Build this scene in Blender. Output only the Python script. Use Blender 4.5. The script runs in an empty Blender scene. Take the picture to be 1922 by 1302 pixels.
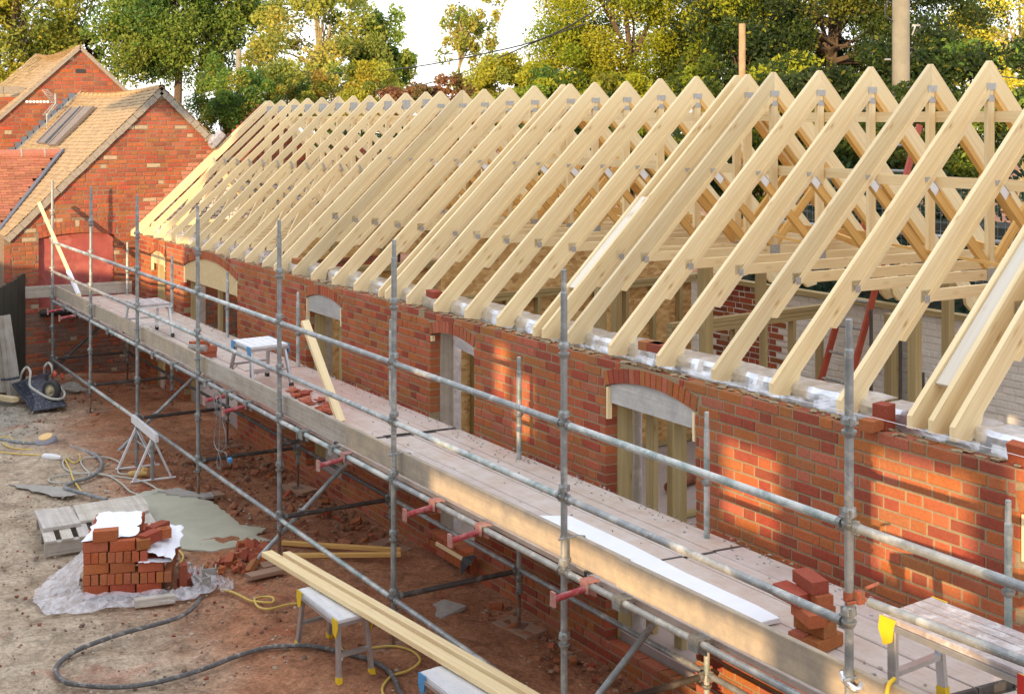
import bpy, math, random
import numpy as np
from mathutils import Vector, Matrix

random.seed(7); np.random.seed(7)
SC = bpy.context.scene
COL = SC.collection

# ------------------------------------------------------------------ camera, sky, sun, exposure
CAM_H = 4.3815                            # camera height in metres
THR = math.atan(0.67); FR = 1501 / 0.67   # yaw to the right of the wall's direction (+y); focal length in photo pixels
cam_d = bpy.data.cameras.new('camera'); cam = bpy.data.objects.new('camera', cam_d); COL.objects.link(cam)
cam.location = (0, 0, CAM_H)
cam.rotation_euler = (math.radians(90), 0, -THR)
cam_d.lens = FR / 1922 * 36.0; cam_d.sensor_width = 36.0; cam_d.sensor_fit = 'HORIZONTAL'
cam_d.shift_y = -(651 - 227) / 1922.0
cam_d.clip_start = 0.1; cam_d.clip_end = 800
SC.camera = cam

SUN_DIR = Vector((1.0937, 0.8184, -0.196)).normalized()     # the way the light travels
SUN_EL = math.asin(-SUN_DIR.z)
w = bpy.data.worlds.new('World'); SC.world = w; w.use_nodes = True
wn = w.node_tree; wn.nodes.clear()
sky = wn.nodes.new('ShaderNodeTexSky'); sky.sky_type = 'NISHITA'; sky.sun_disc = False
sky.sun_elevation = SUN_EL
sky.sun_rotation = math.atan2(-SUN_DIR.x, -SUN_DIR.y)
sky.air_density = 1.0; sky.dust_density = 0.6; sky.ozone_density = 1.0
bg = wn.nodes.new('ShaderNodeBackground'); bg.inputs[1].default_value = 0.15
wo = wn.nodes.new('ShaderNodeOutputWorld')
# thin bright evening haze over the clear sky
hz = wn.nodes.new('ShaderNodeMix'); hz.data_type = 'RGBA'; hz.inputs[0].default_value = 0.80
hz.inputs[7].default_value = (3.85, 3.95, 4.35, 1)
wn.links.new(sky.outputs[0], hz.inputs[6]); wn.links.new(hz.outputs[2], bg.inputs[0]); wn.links.new(bg.outputs[0], wo.inputs[0])
sl = bpy.data.lights.new('sun', 'SUN'); so = bpy.data.objects.new('sun', sl); COL.objects.link(so)
sl.energy = 2.4; sl.angle = math.radians(0.5); sl.color = (1.0, 0.70, 0.40)
so.rotation_euler = SUN_DIR.to_track_quat('-Z', 'Y').to_euler(); so.location = (-20, -20, 20)
SC.view_settings.view_transform = 'Standard'; SC.view_settings.look = 'None'
SC.view_settings.gamma = 1.0; SC.view_settings.exposure = 1.55

# ------------------------------------------------------------------ node helpers and materials
def new_mat(name):
    m = bpy.data.materials.new(name); m.use_nodes = True
    t = m.node_tree; t.nodes.clear()
    out = t.nodes.new('ShaderNodeOutputMaterial'); b = t.nodes.new('ShaderNodeBsdfPrincipled')
    t.links.new(b.outputs[0], out.inputs[0])
    return m, t, b, out
def N(t, typ, **kw):
    n = t.nodes.new('ShaderNode' + typ)
    for k, v in kw.items():
        if k.startswith('i_'): n.inputs[k[2:].replace('_', ' ')].default_value = v
        else: setattr(n, k, v)
    return n
def L(t, a, b): t.links.new(a, b)
def ramp(t, fac, stops):
    r = t.nodes.new('ShaderNodeValToRGB'); e = r.color_ramp.elements
    while len(e) < len(stops): e.new(0.5)
    for i, (p, c) in enumerate(stops):
        e[i].position = p; e[i].color = (c[0], c[1], c[2], 1) if hasattr(c, '__len__') else (c, c, c, 1)
    L(t, fac, r.inputs[0]); return r.outputs[0]
def mix(t, fac, a, b, mode='MIX'):
    n = t.nodes.new('ShaderNodeMix'); n.data_type = 'RGBA'; n.blend_type = mode
    for sock, v in ((n.inputs[0], fac), (n.inputs[6], a), (n.inputs[7], b)):
        if hasattr(v, 'links') or hasattr(v, 'is_linked'): L(t, v, sock)
        elif hasattr(v, '__len__'): sock.default_value = (v[0], v[1], v[2], 1)
        else: sock.default_value = v
    return n.outputs[2]
def coords(t, kind='Object', scale=(1, 1, 1)):
    tc = t.nodes.new('ShaderNodeTexCoord'); mp = t.nodes.new('ShaderNodeMapping')
    mp.inputs['Scale'].default_value = scale
    L(t, tc.outputs[kind], mp.inputs[0]); return mp.outputs[0]
def world_pos(t, scale=(1, 1, 1)):
    g = t.nodes.new('ShaderNodeNewGeometry'); mp = t.nodes.new('ShaderNodeMapping')
    mp.inputs['Scale'].default_value = scale
    L(t, g.outputs['Position'], mp.inputs[0]); return mp.outputs[0]
def noise(t, vec, scale, detail=4, rough=0.6, dist=0.0):
    n = t.nodes.new('ShaderNodeTexNoise'); n.inputs['Scale'].default_value = scale
    n.inputs['Detail'].default_value = detail; n.inputs['Roughness'].default_value = rough
    n.inputs['Distortion'].default_value = dist
    L(t, vec, n.inputs['Vector']); return n.outputs['Fac']
def bump(t, b, h, strength=0.3, dist=0.01):
    n = t.nodes.new('ShaderNodeBump'); n.inputs['Strength'].default_value = strength
    n.inputs['Distance'].default_value = dist; L(t, h, n.inputs['Height']); L(t, n.outputs[0], b.inputs['Normal'])

def mat_wood(name, a, b_, dirt=0.0, dirtcol=(.2, .18, .15), knots=True, rough=0.75, stain=None):
    m, t, b, _ = new_mat(name)
    uv = coords(t, 'UV', (.9, 30, 1))
    g = noise(t, uv, 1.0, 5, 0.6, 1.0)
    c = ramp(t, g, [(0.32, b_), (0.6, a)])
    oi = N(t, 'ObjectInfo')
    c = mix(t, 1.0, c, ramp(t, oi.outputs['Random'], [(0.0, (.78, .76, .74)), (0.12, (.98, .94, .88)), (0.5, (1.05, 1.02, .98)), (0.75, (1.03, .97, .86)), (1.0, (.95, .92, .92))]), 'MULTIPLY')
    if knots:
        uv2 = coords(t, 'UV', (3.2, 9, 1))
        v = N(t, 'TexVoronoi', feature='F1'); v.inputs['Scale'].default_value = 1.0; L(t, uv2, v.inputs['Vector'])
        k = ramp(t, v.outputs['Distance'], [(0.05, .9), (0.09, .35), (0.2, 0.0)])
        c = mix(t, k, c, (a[0] * .6, a[1] * .42, a[2] * .25))
    uv3 = coords(t, 'UV', (.7, 2.5, 1))
    g2 = noise(t, uv3, 1.5, 3)
    c = mix(t, ramp(t, g2, [(0.35, 0.0), (0.75, 0.3)]), c, (a[0] * .88, a[1] * .78, a[2] * .6))
    if dirt > 0:
        wp = world_pos(t)
        n2 = noise(t, wp, 6.0, 8, 0.7)
        c = mix(t, ramp(t, n2, [(0.62 - dirt * .35, 0.0), (0.75, min(1, dirt * 1.3))]), c, dirtcol)
    if stain:
        wp = world_pos(t); n3 = noise(t, wp, 1.6, 5, 0.6); sx = N(t, 'SeparateXYZ'); L(t, wp, sx.inputs[0])
        d_ = N(t, 'Math', operation='SUBTRACT'); L(t, sx.outputs[1], d_.inputs[0]); d_.inputs[1].default_value = 12.3
        ab = N(t, 'Math', operation='ABSOLUTE'); L(t, d_.outputs[0], ab.inputs[0])
        fo = N(t, 'MapRange'); L(t, ab.outputs[0], fo.inputs[0]); fo.inputs[1].default_value = 2.6; fo.inputs[2].default_value = 0.6
        ad_ = N(t, 'Math', operation='MULTIPLY_ADD'); L(t, n3, ad_.inputs[0]); ad_.inputs[1].default_value = 1.6; ad_.inputs[2].default_value = -0.35
        mu_ = N(t, 'Math', operation='MULTIPLY', use_clamp=True); L(t, ad_.outputs[0], mu_.inputs[0]); L(t, fo.outputs[0], mu_.inputs[1])
        mu2 = N(t, 'Math', operation='MULTIPLY_ADD', use_clamp=True); L(t, n3, mu2.inputs[0]); mu2.inputs[1].default_value = .5; mu2.inputs[2].default_value = -.22
        mx_ = N(t, 'Math', operation='MAXIMUM'); L(t, mu_.outputs[0], mx_.inputs[0]); L(t, mu2.outputs[0], mx_.inputs[1])
        c = mix(t, mx_.outputs[0], c, stain)
    L(t, c, b.inputs['Base Color']); b.inputs['Roughness'].default_value = rough
    bump(t, b, g, 0.15, 0.004)
    return m

def mat_attr(name, rough=0.9, dust=None, dustamt=0.4, bscale=60, bstr=0.5, var=0.25, lich=None, trans=0, spec=0.25):
    """colour from the mesh's own per-brick (per-tile, per-leaf) colours"""
    m, t, b, out = new_mat(name)
    at = N(t, 'Attribute', attribute_name='Col')
    wp = world_pos(t)
    n1 = noise(t, wp, bscale, 6, 0.65)
    c = mix(t, 1.0, at.outputs['Color'], ramp(t, n1, [(0.25, 1 - var), (0.75, 1 + var * .6)]), 'MULTIPLY')
    n2 = noise(t, wp, 2.2, 6, 0.65)
    if dust:
        c = mix(t, ramp(t, n2, [(0.45, 0.0), (0.8, dustamt)]), c, dust)
    if lich:
        n3 = noise(t, wp, 9.0, 8, 0.75)
        c = mix(t, ramp(t, n3, [(0.42, 0.0), (0.62, 0.75)]), c, lich)
    L(t, c, b.inputs['Base Color']); b.inputs['Roughness'].default_value = rough
    b.inputs['Specular IOR Level'].default_value = spec
    bump(t, b, n1, bstr, 0.004)
    if trans:
        tr = t.nodes.new('ShaderNodeBsdfTranslucent'); mx = t.nodes.new('ShaderNodeMixShader')
        L(t, c, tr.inputs[0]); mx.inputs[0].default_value = trans
        L(t, b.outputs[0], mx.inputs[1]); L(t, tr.outputs[0], mx.inputs[2]); L(t, mx.outputs[0], out.inputs[0])
    return m

def mat_plain(name, col, rough=0.6, metal=0.0, var=0.25, scale=14, col2=None, thr=(0.45, 0.7), bstr=0.15, spec=0.5, space='world'):
    m, t, b, _ = new_mat(name)
    wp = world_pos(t) if space == 'world' else coords(t, 'Object')
    n1 = noise(t, wp, scale, 7, 0.65)
    c = mix(t, 1.0, col, ramp(t, n1, [(0.25, 1 - var), (0.75, 1.0)]), 'MULTIPLY')
    if col2:
        n2 = noise(t, wp, scale * .6, 8, 0.7, 0.5)
        c = mix(t, ramp(t, n2, [(thr[0], 0.0), (thr[1], 1.0)]), c, col2)
    L(t, c, b.inputs['Base Color']); b.inputs['Roughness'].default_value = rough
    b.inputs['Metallic'].default_value = metal; b.inputs['Specular IOR Level'].default_value = spec
    bump(t, b, n1, bstr, 0.004)
    return m

M = {}
M['timber'] = mat_wood('pale_pine', (.90, .77, .49), (.78, .60, .33))
M['timber2'] = mat_wood('amber_and_glow_pine', (.80, .52, .18), (.66, .38, .11))
M['treated'] = mat_wood('green_treated_pine', (.46, .38, .20), (.34, .27, .13))
M['oldboard'] = mat_wood('scaffold_board', (.54, .46, .41), (.43, .36, .32), 0.75, (.62, .57, .52), False, 0.9, stain=(.50, .24, .17))
M['toeboard'] = mat_wood('toe_board', (.58, .49, .36), (.44, .37, .27), 1.05, (.27, .24, .20), False, 0.85)
M['greyboard'] = mat_wood('weathered_board', (.42, .38, .33), (.28, .25, .21), 0.6, (.5, .48, .44), False, 0.9)
M['dirtyboard'] = mat_wood('stained_board', (.36, .24, .17), (.26, .17, .12), 0.5, (.36, .16, .09), False, 0.9)
M['fence'] = mat_wood('dark_fence_board', (.05, .055, .042), (.03, .032, .025), 0.2, (.09, .09, .06), False, 0.9)
M['galv'] = mat_plain('galvanised_tube', (.40, .42, .41), 0.45, 0.35, 0.55, 10, (.60, .59, .53), (0.52, 0.68))
M['galv_green'] = mat_plain('greenish_tube', (.36, .45, .42), 0.5, 0.3, 0.5, 9, (.58, .58, .54), (0.42, 0.58))
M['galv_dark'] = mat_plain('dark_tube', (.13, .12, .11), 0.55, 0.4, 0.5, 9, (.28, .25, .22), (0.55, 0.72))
M['rust'] = mat_plain('rusty_tube', (.26, .15, .10), 0.7, 0.3, 0.5, 9, (.38, .34, .30), (0.5, 0.7))
M['cup'] = mat_plain('galvanised_casting', (.38, .39, .37), 0.5, 0.5, 0.55, 25, (.46, .46, .43), (0.55, 0.7))
M['redsteel'] = mat_plain('red_painted_steel', (.42, .045, .05), 0.55, 0.0, 0.4, 18, (.46, .24, .22), (0.5, 0.66))
M['redclamp'] = mat_plain('faded_red_clamp', (.52, .22, .18), 0.65, 0.0, 0.35, 20, (.42, .36, .30), (0.5, 0.66))
M['plate'] = mat_plain('punched_nail_plate', (.56, .55, .52), 0.45, 0.25, 0.4, 60)
M['alu'] = mat_plain('brushed_aluminium', (.62, .63, .64), 0.35, 0.75, 0.3, 12, (.60, .58, .55), (0.5, 0.7))
M['alu_white'] = mat_plain('splashed_aluminium', (.80, .80, .80), 0.5, 0.25, 0.15, 12, (.62, .60, .56), (0.55, 0.75))
M['alu_dust'] = mat_plain('mortar_caked_aluminium', (.52, .44, .41), 0.8, 0.1, 0.4, 16, (.62, .58, .56), (0.5, 0.64), 0.5)
M['yellow'] = mat_plain('yellow_plastic', (.86, .58, .02), 0.45, 0, 0.15, 14)
M['blue'] = mat_plain('blue_plastic', (.08, .34, .66), 0.45, 0, 0.2, 14)
M['red'] = mat_plain('red_label', (.65, .04, .03), 0.45, 0, 0.1, 14)
M['black'] = mat_plain('black_rubber', (.035, .035, .037), 0.6, 0, 0.3, 20)
M['white'] = mat_plain('white_paper', (.86, .88, .92), 0.8, 0, 0.05, 6)
M['poly'] = mat_plain('white_insulation', (.86, .88, .91), 0.7, 0, 0.10, 6, (.62, .58, .54), (0.68, 0.74))
M['orange'] = mat_plain('orange_steel', (.50, .09, .045), 0.5, 0, 0.3, 14)
M['concrete'] = mat_plain('concrete', (.42, .39, .34), 0.9, 0, 0.35, 16, (.30, .27, .23), (0.5, 0.7), 0.5)
M['floor'] = mat_plain('screed_floor', (.46, .38, .35), 0.85, 0, 0.2, 5, (.38, .30, .27), (0.45, 0.7))
M['mortar'] = mat_plain('mortar', (.38, .285, .165), 0.95, 0, 0.3, 40, None, bstr=0.6)
M['oldmortar'] = mat_plain('old_mortar', (.27, .20, .135), 0.95, 0, 0.4, 30, None, bstr=0.6)
M['verge'] = mat_plain('verge_mortar', (.36, .32, .26), 0.95, 0, 0.4, 20, None, bstr=0.8)
M['render'] = mat_plain('red_render', (.40, .095, .08), 0.85, 0, 0.4, 4, (.50, .17, .13), (0.46, 0.7), 0.5)
M['whitewash'] = mat_plain('whitewashed_brick', (.84, .81, .75), 0.85, 0, 0.2, 8, (.52, .30, .22), (0.66, 0.74), 0.4)
M['lead'] = mat_plain('lead_flashing', (.16, .19, .24), 0.5, 0.3, 0.3, 12)
M['slate'] = mat_plain('grey_weathered_roofing', (.22, .19, .17), 0.8, 0, 0.3, 12)
M['brick'] = mat_attr('brick', 0.88, (.46, .20, .12), 0.2, 55, 0.55, 0.28)
M['oldbrick'] = mat_attr('old_brick', 0.92, (.40, .22, .15), 0.3, 35, 0.8, 0.35)
M['tile'] = mat_attr('lichen_covered_tile', 0.92, None, 0.4, 30, 0.6, 0.3, lich=(.42, .32, .16))
M['redtile'] = mat_attr('red_clay_tile', 0.85, (.45, .22, .16), 0.35, 30, 0.5, 0.25)
M['leaf'] = mat_attr('leaf', 0.6, None, 0, 4, 0.0, 0.15, trans=0.45, spec=0.3)
M['bark'] = mat_plain('bark', (.14, .10, .065), 0.95, 0, 0.5, 12, None, bstr=0.9)
M['palebark'] = mat_plain('pale_bark', (.34, .28, .14), 0.95, 0, 0.4, 12, None, bstr=0.6)
M['postwood'] = mat_plain('brown_post', (.44, .30, .17), 0.85, 0, 0.35, 8, (.30, .19, .10), (0.5, 0.7), 0.4)
M['pole'] = mat_plain('weathered_pole', (.27, .25, .19), 0.85, 0, 0.3, 5, (.20, .19, .14), (0.5, 0.7), 0.4)
M['plastic_white'] = mat_plain('white_plastic', (.8, .8, .78), 0.5, 0, 0.1, 6)
M['hose'] = mat_plain('grey_hose', (.22, .23, .23), 0.5, 0, 0.4, 25, (.38, .38, .37), (0.5, 0.65))
M['darkhose'] = mat_plain('dirty_dark_hose', (.12, .115, .11), 0.55, 0, 0.4, 25, (.34, .31, .28), (0.52, 0.66))
M['cord'] = mat_plain('pale_cord', (.52, .51, .44), 0.6, 0, 0.3, 25)
M['ycord'] = mat_plain('yellow_cord', (.72, .52, .12), 0.6, 0, 0.2, 25)
M['clay'] = mat_plain('clay_pipe', (.36, .14, .08), 0.7, 0, 0.3, 25)
M['dirtclod'] = mat_attr('soil_clod', 0.97, (.24, .13, .08), 0.5, 40, 0.9, 0.4)

def mat_foil():
    m, t, b, _ = new_mat('silver_foil')
    v = world_pos(t); n = noise(t, v, 7, 6, 0.6, 1.2)
    c = ramp(t, n, [(0.3, (.58, .60, .64)), (0.7, (.88, .89, .93))])
    L(t, c, b.inputs['Base Color']); b.inputs['Metallic'].default_value = 0.85; b.inputs['Roughness'].default_value = 0.32
    v2 = world_pos(t, (1, .35, 1)); n2 = noise(t, v2, 9, 2, 0.45, 1.2); bump(t, b, n2, 0.28, 0.02); return m
M['foil'] = mat_foil()
def mat_osb():
    m, t, b, _ = new_mat('oriented_strand_board')
    v = coords(t, 'Object', (8, 8, 16)); vo = N(t, 'TexVoronoi'); vo.inputs['Scale'].default_value = 1.6
    n0 = t.nodes.new('ShaderNodeTexNoise'); n0.inputs['Scale'].default_value = 2; L(t, v, n0.inputs['Vector'])
    mm = mix(t, 0.35, v, n0.outputs['Color'], 'ADD'); L(t, mm, vo.inputs['Vector'])
    c = ramp(t, vo.outputs['Color'], [(0.1, (.50, .28, .10)), (0.5, (.70, .45, .18)), (0.9, (.82, .60, .30))])
    L(t, c, b.inputs['Base Color']); b.inputs['Roughness'].default_value = 0.7; bump(t, b, vo.outputs['Distance'], 0.3, 0.01); return m
M['osb'] = mat_osb()
def mat_wrap():
    m, t, b, out = new_mat('clear_polythene')
    n = noise(t, world_pos(t), 10, 5, 0.6, 1.0)
    b.inputs['Base Color'].default_value = (.82, .80, .82, 1); b.inputs['Roughness'].default_value = 0.25
    tr = t.nodes.new('ShaderNodeBsdfTransparent'); mx = t.nodes.new('ShaderNodeMixShader')
    L(t, ramp(t, n, [(0.35, 0.22), (0.65, 0.62)]), mx.inputs[0]); L(t, tr.outputs[0], mx.inputs[1]); L(t, b.outputs[0], mx.inputs[2])
    L(t, mx.outputs[0], out.inputs[0]); bump(t, b, n, 0.5, 0.02); return m
M['wrap'] = mat_wrap()
def mat_black_splash():
    m, t, b, _ = new_mat('splashed_black_tray'); v = world_pos(t)
    n = noise(t, v, 22, 8, 0.75, 1.5)
    c = ramp(t, n, [(0.55, (.03, .035, .055)), (0.68, (.55, .56, .58))])
    L(t, c, b.inputs['Base Color']); b.inputs['Roughness'].default_value = 0.45; return m
M['tray'] = mat_black_splash()
def mat_ground():
    m, t, b, _ = new_mat('bare_ground')
    v = world_pos(t)
    big = noise(t, v, 0.5, 6, 0.6, 0.4); mid = noise(t, v, 2.2, 8, 0.7); fine = noise(t, v, 28, 8, 0.75)
    tan = ramp(t, mid, [(0.3, (.34, .25, .165)), (0.7, (.60, .49, .36))])
    red = ramp(t, mid, [(0.3, (.30, .125, .065)), (0.7, (.50, .25, .135))])
    g = N(t, 'NewGeometry'); sx = N(t, 'SeparateXYZ'); L(t, g.outputs['Position'], sx.inputs[0])
    # red brick dust lies towards the new wall
    ad = N(t, 'Math', operation='MULTIPLY_ADD'); L(t, big, ad.inputs[0]); ad.inputs[1].default_value = 3.2; L(t, sx.outputs[0], ad.inputs[2])
    ad2 = N(t, 'Math', operation='MULTIPLY_ADD'); L(t, sx.outputs[1], ad2.inputs[0]); ad2.inputs[1].default_value = -0.13; L(t, ad.outputs[0], ad2.inputs[2])
    fr = N(t, 'MapRange'); L(t, ad2.outputs[0], fr.inputs[0]); fr.inputs[1].default_value = 2.9; fr.inputs[2].default_value = 4.2
    c = mix(t, fr.outputs[0], tan, red)
    # grey cement washed over the far yard
    gy = N(t, 'MapRange'); ad3 = N(t, 'Math', operation='MULTIPLY_ADD'); L(t, big, ad3.inputs[0]); ad3.inputs[1].default_value = 6.0; L(t, sx.outputs[1], ad3.inputs[2])
    L(t, ad3.outputs[0], gy.inputs[0]); gy.inputs[1].default_value = 19.5; gy.inputs[2].default_value = 22.0
    fx = N(t, 'MapRange'); L(t, sx.outputs[0], fx.inputs[0]); fx.inputs[1].default_value = 4.3; fx.inputs[2].default_value = 3.7
    mu = N(t, 'Math', operation='MULTIPLY'); L(t, gy.outputs[0], mu.inputs[0]); L(t, fx.outputs[0], mu.inputs[1])
    c = mix(t, mu.outputs[0], c, ramp(t, mid, [(0.3, (.28, .26, .20)), (0.7, (.46, .43, .36))]))
    # spilt red mortar dye
    n4 = noise(t, v, 1.3, 4, 0.5, 0.8)
    c = mix(t, ramp(t, n4, [(0.60, 0.0), (0.70, 0.55)]), c, (.38, .09, .045))
    c = mix(t, 1.0, c, ramp(t, fine, [(0.3, 0.5), (0.7, 1.35)]), 'MULTIPLY')
    vo = N(t, 'TexVoronoi'); vo.inputs['Scale'].default_value = 38; L(t, v, vo.inputs['Vector'])
    sp = ramp(t, vo.outputs['Distance'], [(0.10, 1.0), (0.22, 0.0)]); n6 = noise(t, v, 3.5, 4)
    m6 = N(t, 'Math', operation='MULTIPLY'); L(t, sp, m6.inputs[0]); L(t, ramp(t, n6, [(0.42, 0.0), (0.6, .8)]), m6.inputs[1])
    c = mix(t, m6.outputs[0], c, vo.outputs['Color'] if False else (.62, .54, .42))
    n7 = noise(t, v, 4.2, 6, 0.75, 1.0); c = mix(t, 1.0, c, ramp(t, n7, [(0.36, .62), (0.5, 1.0), (0.66, 1.18)]), 'MULTIPLY')
    L(t, c, b.inputs['Base Color']); b.inputs['Roughness'].default_value = 0.97
    b.inputs['Specular IOR Level'].default_value = 0.15
    bump(t, b, fine, 0.9, 0.02); return m
M['ground'] = mat_ground()
def mat_puddle():
    m, t, b, _ = new_mat('wet_cement'); v = world_pos(t)
    n = noise(t, v, 3, 7, 0.65, .8)
    c = ramp(t, n, [(0.3, (.40, .39, .29)), (0.7, (.50, .49, .38))])
    L(t, c, b.inputs['Base Color']); b.inputs['Roughness'].default_value = 0.42; bump(t, b, n, 0.25, 0.01); return m
M['puddle'] = mat_puddle()

# ------------------------------------------------------------------ mesh helpers
MODE = 'site'
class MB:
    def __init__(s):
        s.v = []; s.f = []; s.uv = []; s.c = []; s.mi = []; s.sm = []
    def face(s, pts, uvs=None, col=None, mi=0, smooth=False):
        n = len(s.v); s.v.extend([tuple(p) for p in pts]); s.f.append(tuple(range(n, n + len(pts))))
        s.uv.append(uvs if uvs else [(0, 0)] * len(pts)); s.c.append(col); s.mi.append(mi); s.sm.append(smooth)
    def box(s, a, b, col=None, mi=0):
        x0, y0, z0 = a; x1, y1, z1 = b
        dx, dy, dz = x1 - x0, y1 - y0, z1 - z0
        s.beam(((x0 + x1) / 2, y0, (z0 + z1) / 2), ((x0 + x1) / 2, y1, (z0 + z1) / 2), dx, dz, col=col, mi=mi) if dy >= max(dx, dz) else (
            s.beam((x0, (y0 + y1) / 2, (z0 + z1) / 2), (x1, (y0 + y1) / 2, (z0 + z1) / 2), dy, dz, col=col, mi=mi) if dx >= dz else
            s.beam(((x0 + x1) / 2, (y0 + y1) / 2, z0), ((x0 + x1) / 2, (y0 + y1) / 2, z1), dx, dy, up=(0, 1, 0), col=col, mi=mi))
    def beam(s, p0, p1, w, h, up=(0, 0, 1), col=None, mi=0, bev=0.0):
        """box from p0 to p1, w across, h along up"""
        p0 = Vector(p0); p1 = Vector(p1); d = (p1 - p0); Ln = d.length; d.normalize()
        u = Vector(up); sd = d.cross(u); 
        if sd.length < 1e-5: sd = d.cross(Vector((1, 0, 0)))
        sd.normalize(); u = sd.cross(d).normalized()
        a = sd * (w / 2); b = u * (h / 2)
        o = (random.uniform(0, 50), random.uniform(0, 50))
        prof = [(-1, -1), (1, -1), (1, 1), (-1, 1)]
        if bev > 0:
            bx, by = 1 - 2 * bev / w, 1 - 2 * bev / h
            prof = [(-bx, -1), (bx, -1), (1, -by), (1, by), (bx, 1), (-bx, 1), (-1, by), (-1, -by)]
        ring0 = [p0 + a * i + b * j for i, j in prof]; ring1 = [p1 + a * i + b * j for i, j in prof]
        n = len(prof); acc = 0
        for k in range(n):
            k2 = (k + 1) % n; e = (ring0[k2] - ring0[k]).length
            s.face([ring0[k], ring1[k], ring1[k2], ring0[k2]], [(o[0], o[1] + acc), (o[0] + Ln, o[1] + acc), (o[0] + Ln, o[1] + acc + e), (o[0], o[1] + acc + e)], col, mi)
            acc += e
        s.face(ring0, [(o[0] + .01 * i, o[1] + .01 * j) for i, j in prof], col, mi)
        s.face(ring1[::-1], [(o[0] + .01 * i, o[1] + .01 * j) for i, j in prof], col, mi)
    def prism(s, poly, y0, y1, axis='y', col=None, mi=0):
        """polygon (a,b) extruded; axis y: (x,z) extruded in y; axis x: (y,z); axis z: (x,y)"""
        def P(a, b, c): return (a, c, b) if axis == 'y' else ((c, a, b) if axis == 'x' else (a, b, c))
        o = (random.uniform(0, 50), random.uniform(0, 50))
        # texture runs along the polygon's longest edge
        best = max(range(len(poly)), key=lambda i: math.dist(poly[i], poly[(i + 1) % len(poly)]))
        e0 = poly[best]; e1 = poly[(best + 1) % len(poly)]; l = math.dist(e0, e1) or 1; dx, dz = (e1[0] - e0[0]) / l, (e1[1] - e0[1]) / l
        U = lambda p: (o[0] + p[0] * dx + p[1] * dz, o[1] - p[0] * dz + p[1] * dx)
        s.face([P(p[0], p[1], y0) for p in poly], [U(p) for p in poly], col, mi)
        s.face([P(p[0], p[1], y1) for p in poly][::-1], [U(p) for p in poly][::-1], col, mi)
        for i in range(len(poly)):
            a = poly[i]; b = poly[(i + 1) % len(poly)]; e = math.dist(a, b); q = random.uniform(0, 9)
            s.face([P(a[0], a[1], y0), P(a[0], a[1], y1), P(b[0], b[1], y1), P(b[0], b[1], y0)],
                   [(q, q), (q, q + abs(y1 - y0)), (q + e, q + abs(y1 - y0)), (q + e, q)], col, mi)
    def lathe(s, p0, p1, prof, n=12, mi=0, col=None, cap=True):
        """prof: list of (t along axis in metres from p0, radius)"""
        p0 = Vector(p0); d = (Vector(p1) - p0).normalized()
        a = d.orthogonal().normalized(); b = d.cross(a)
        rings = []
        for t_, r in prof:
            c = p0 + d * t_
            rings.append([c + (a * math.cos(2 * math.pi * k / n) + b * math.sin(2 * math.pi * k / n)) * r for k in range(n)])
        for i in range(len(rings) - 1):
            for k in range(n):
                k2 = (k + 1) % n
                s.face([rings[i][k], rings[i][k2], rings[i + 1][k2], rings[i + 1][k]], None, col, mi, True)
        if cap:
            s.face(rings[0][::-1], None, col, mi); s.face(rings[-1], None, col, mi)
    def tube(s, p0, p1, r, n=12, mi=0, col=None, hollow=False):
        l = (Vector(p1) - Vector(p0)).length
        if hollow: s.lathe(p0, p1, [(.04, r * .8), (0, r * .8), (0, r), (l, r), (l, r * .8), (l - .04, r * .8)], n, mi, col)
        else: s.lathe(p0, p1, [(0, r), (l, r)], n, mi, col)
    def path(s, pts, r, n=8, mi=0, col=None, taper=None):
        pts = [Vector(p) for p in pts]; rings = []
        prev = None
        for i, p in enumerate(pts):
            d = (pts[min(i + 1, len(pts) - 1)] - pts[max(i - 1, 0)])
            d = d.normalized() if d.length > 1e-9 else Vector((0, 0, 1))
            if prev is None: a = d.orthogonal().normalized()
            else:
                a = prev - d * prev.dot(d); a = a.normalized() if a.length > 1e-6 else d.orthogonal().normalized()
            prev = a; b = d.cross(a)
            rr = r if taper is None else r * (1 - (1 - taper) * i / (len(pts) - 1))
            rings.append([p + (a * math.cos(2 * math.pi * k / n) + b * math.sin(2 * math.pi * k / n)) * rr for k in range(n)])
        for i in range(len(rings) - 1):
            for k in range(n):
                k2 = (k + 1) % n
                s.face([rings[i][k], rings[i][k2], rings[i + 1][k2], rings[i + 1][k]], None, col, mi, True)
        s.face(rings[0][::-1], None, col, mi); s.face(rings[-1], None, col, mi)
    def blob(s, c, r, seed=0, col=None, sub=1, flat=1.0):
        import bmesh
        bm = bmesh.new(); bmesh.ops.create_icosphere(bm, subdivisions=sub, radius=1.0)
        rn = random.Random(seed); ph = [rn.uniform(0, 6) for _ in range(6)]
        for v in bm.verts:
            x, y, z = v.co; k = 1 + .28 * math.sin(3 * x + ph[0]) * math.sin(3 * y + ph[1]) + .2 * math.sin(5 * z + ph[2] + 2 * x) + rn.uniform(-.14, .14)
            v.co = Vector((x * r[0] * k, y * r[1] * k, z * r[2] * k * flat))
        for f in bm.faces: s.face([Vector(c) + v.co for v in f.verts], None, col)
        bm.free()
    def build(s, name, mats, parent=None, origin=None, local=False):
        if not isinstance(mats, (list, tuple)): mats = [mats]
        off = Vector((0, 0, 0))
        if not local:
            if parent is not None:
                off = Vector(parent.location)
                if parent.parent: off += Vector(parent.parent.location)
            if origin is None and parent is None:
                a = np.array(s.v); origin = ((a[:, 0].min() + a[:, 0].max()) / 2, (a[:, 1].min() + a[:, 1].max()) / 2, a[:, 2].min())
        o = Vector(origin) if (origin is not None) else Vector((0, 0, 0))
        me = bpy.data.meshes.new(name)
        vs = np.array(s.v, dtype=np.float64) - (0 if local else np.array((off + o)[:]))
        me.from_pydata([tuple(x) for x in vs], [], s.f)
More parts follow.
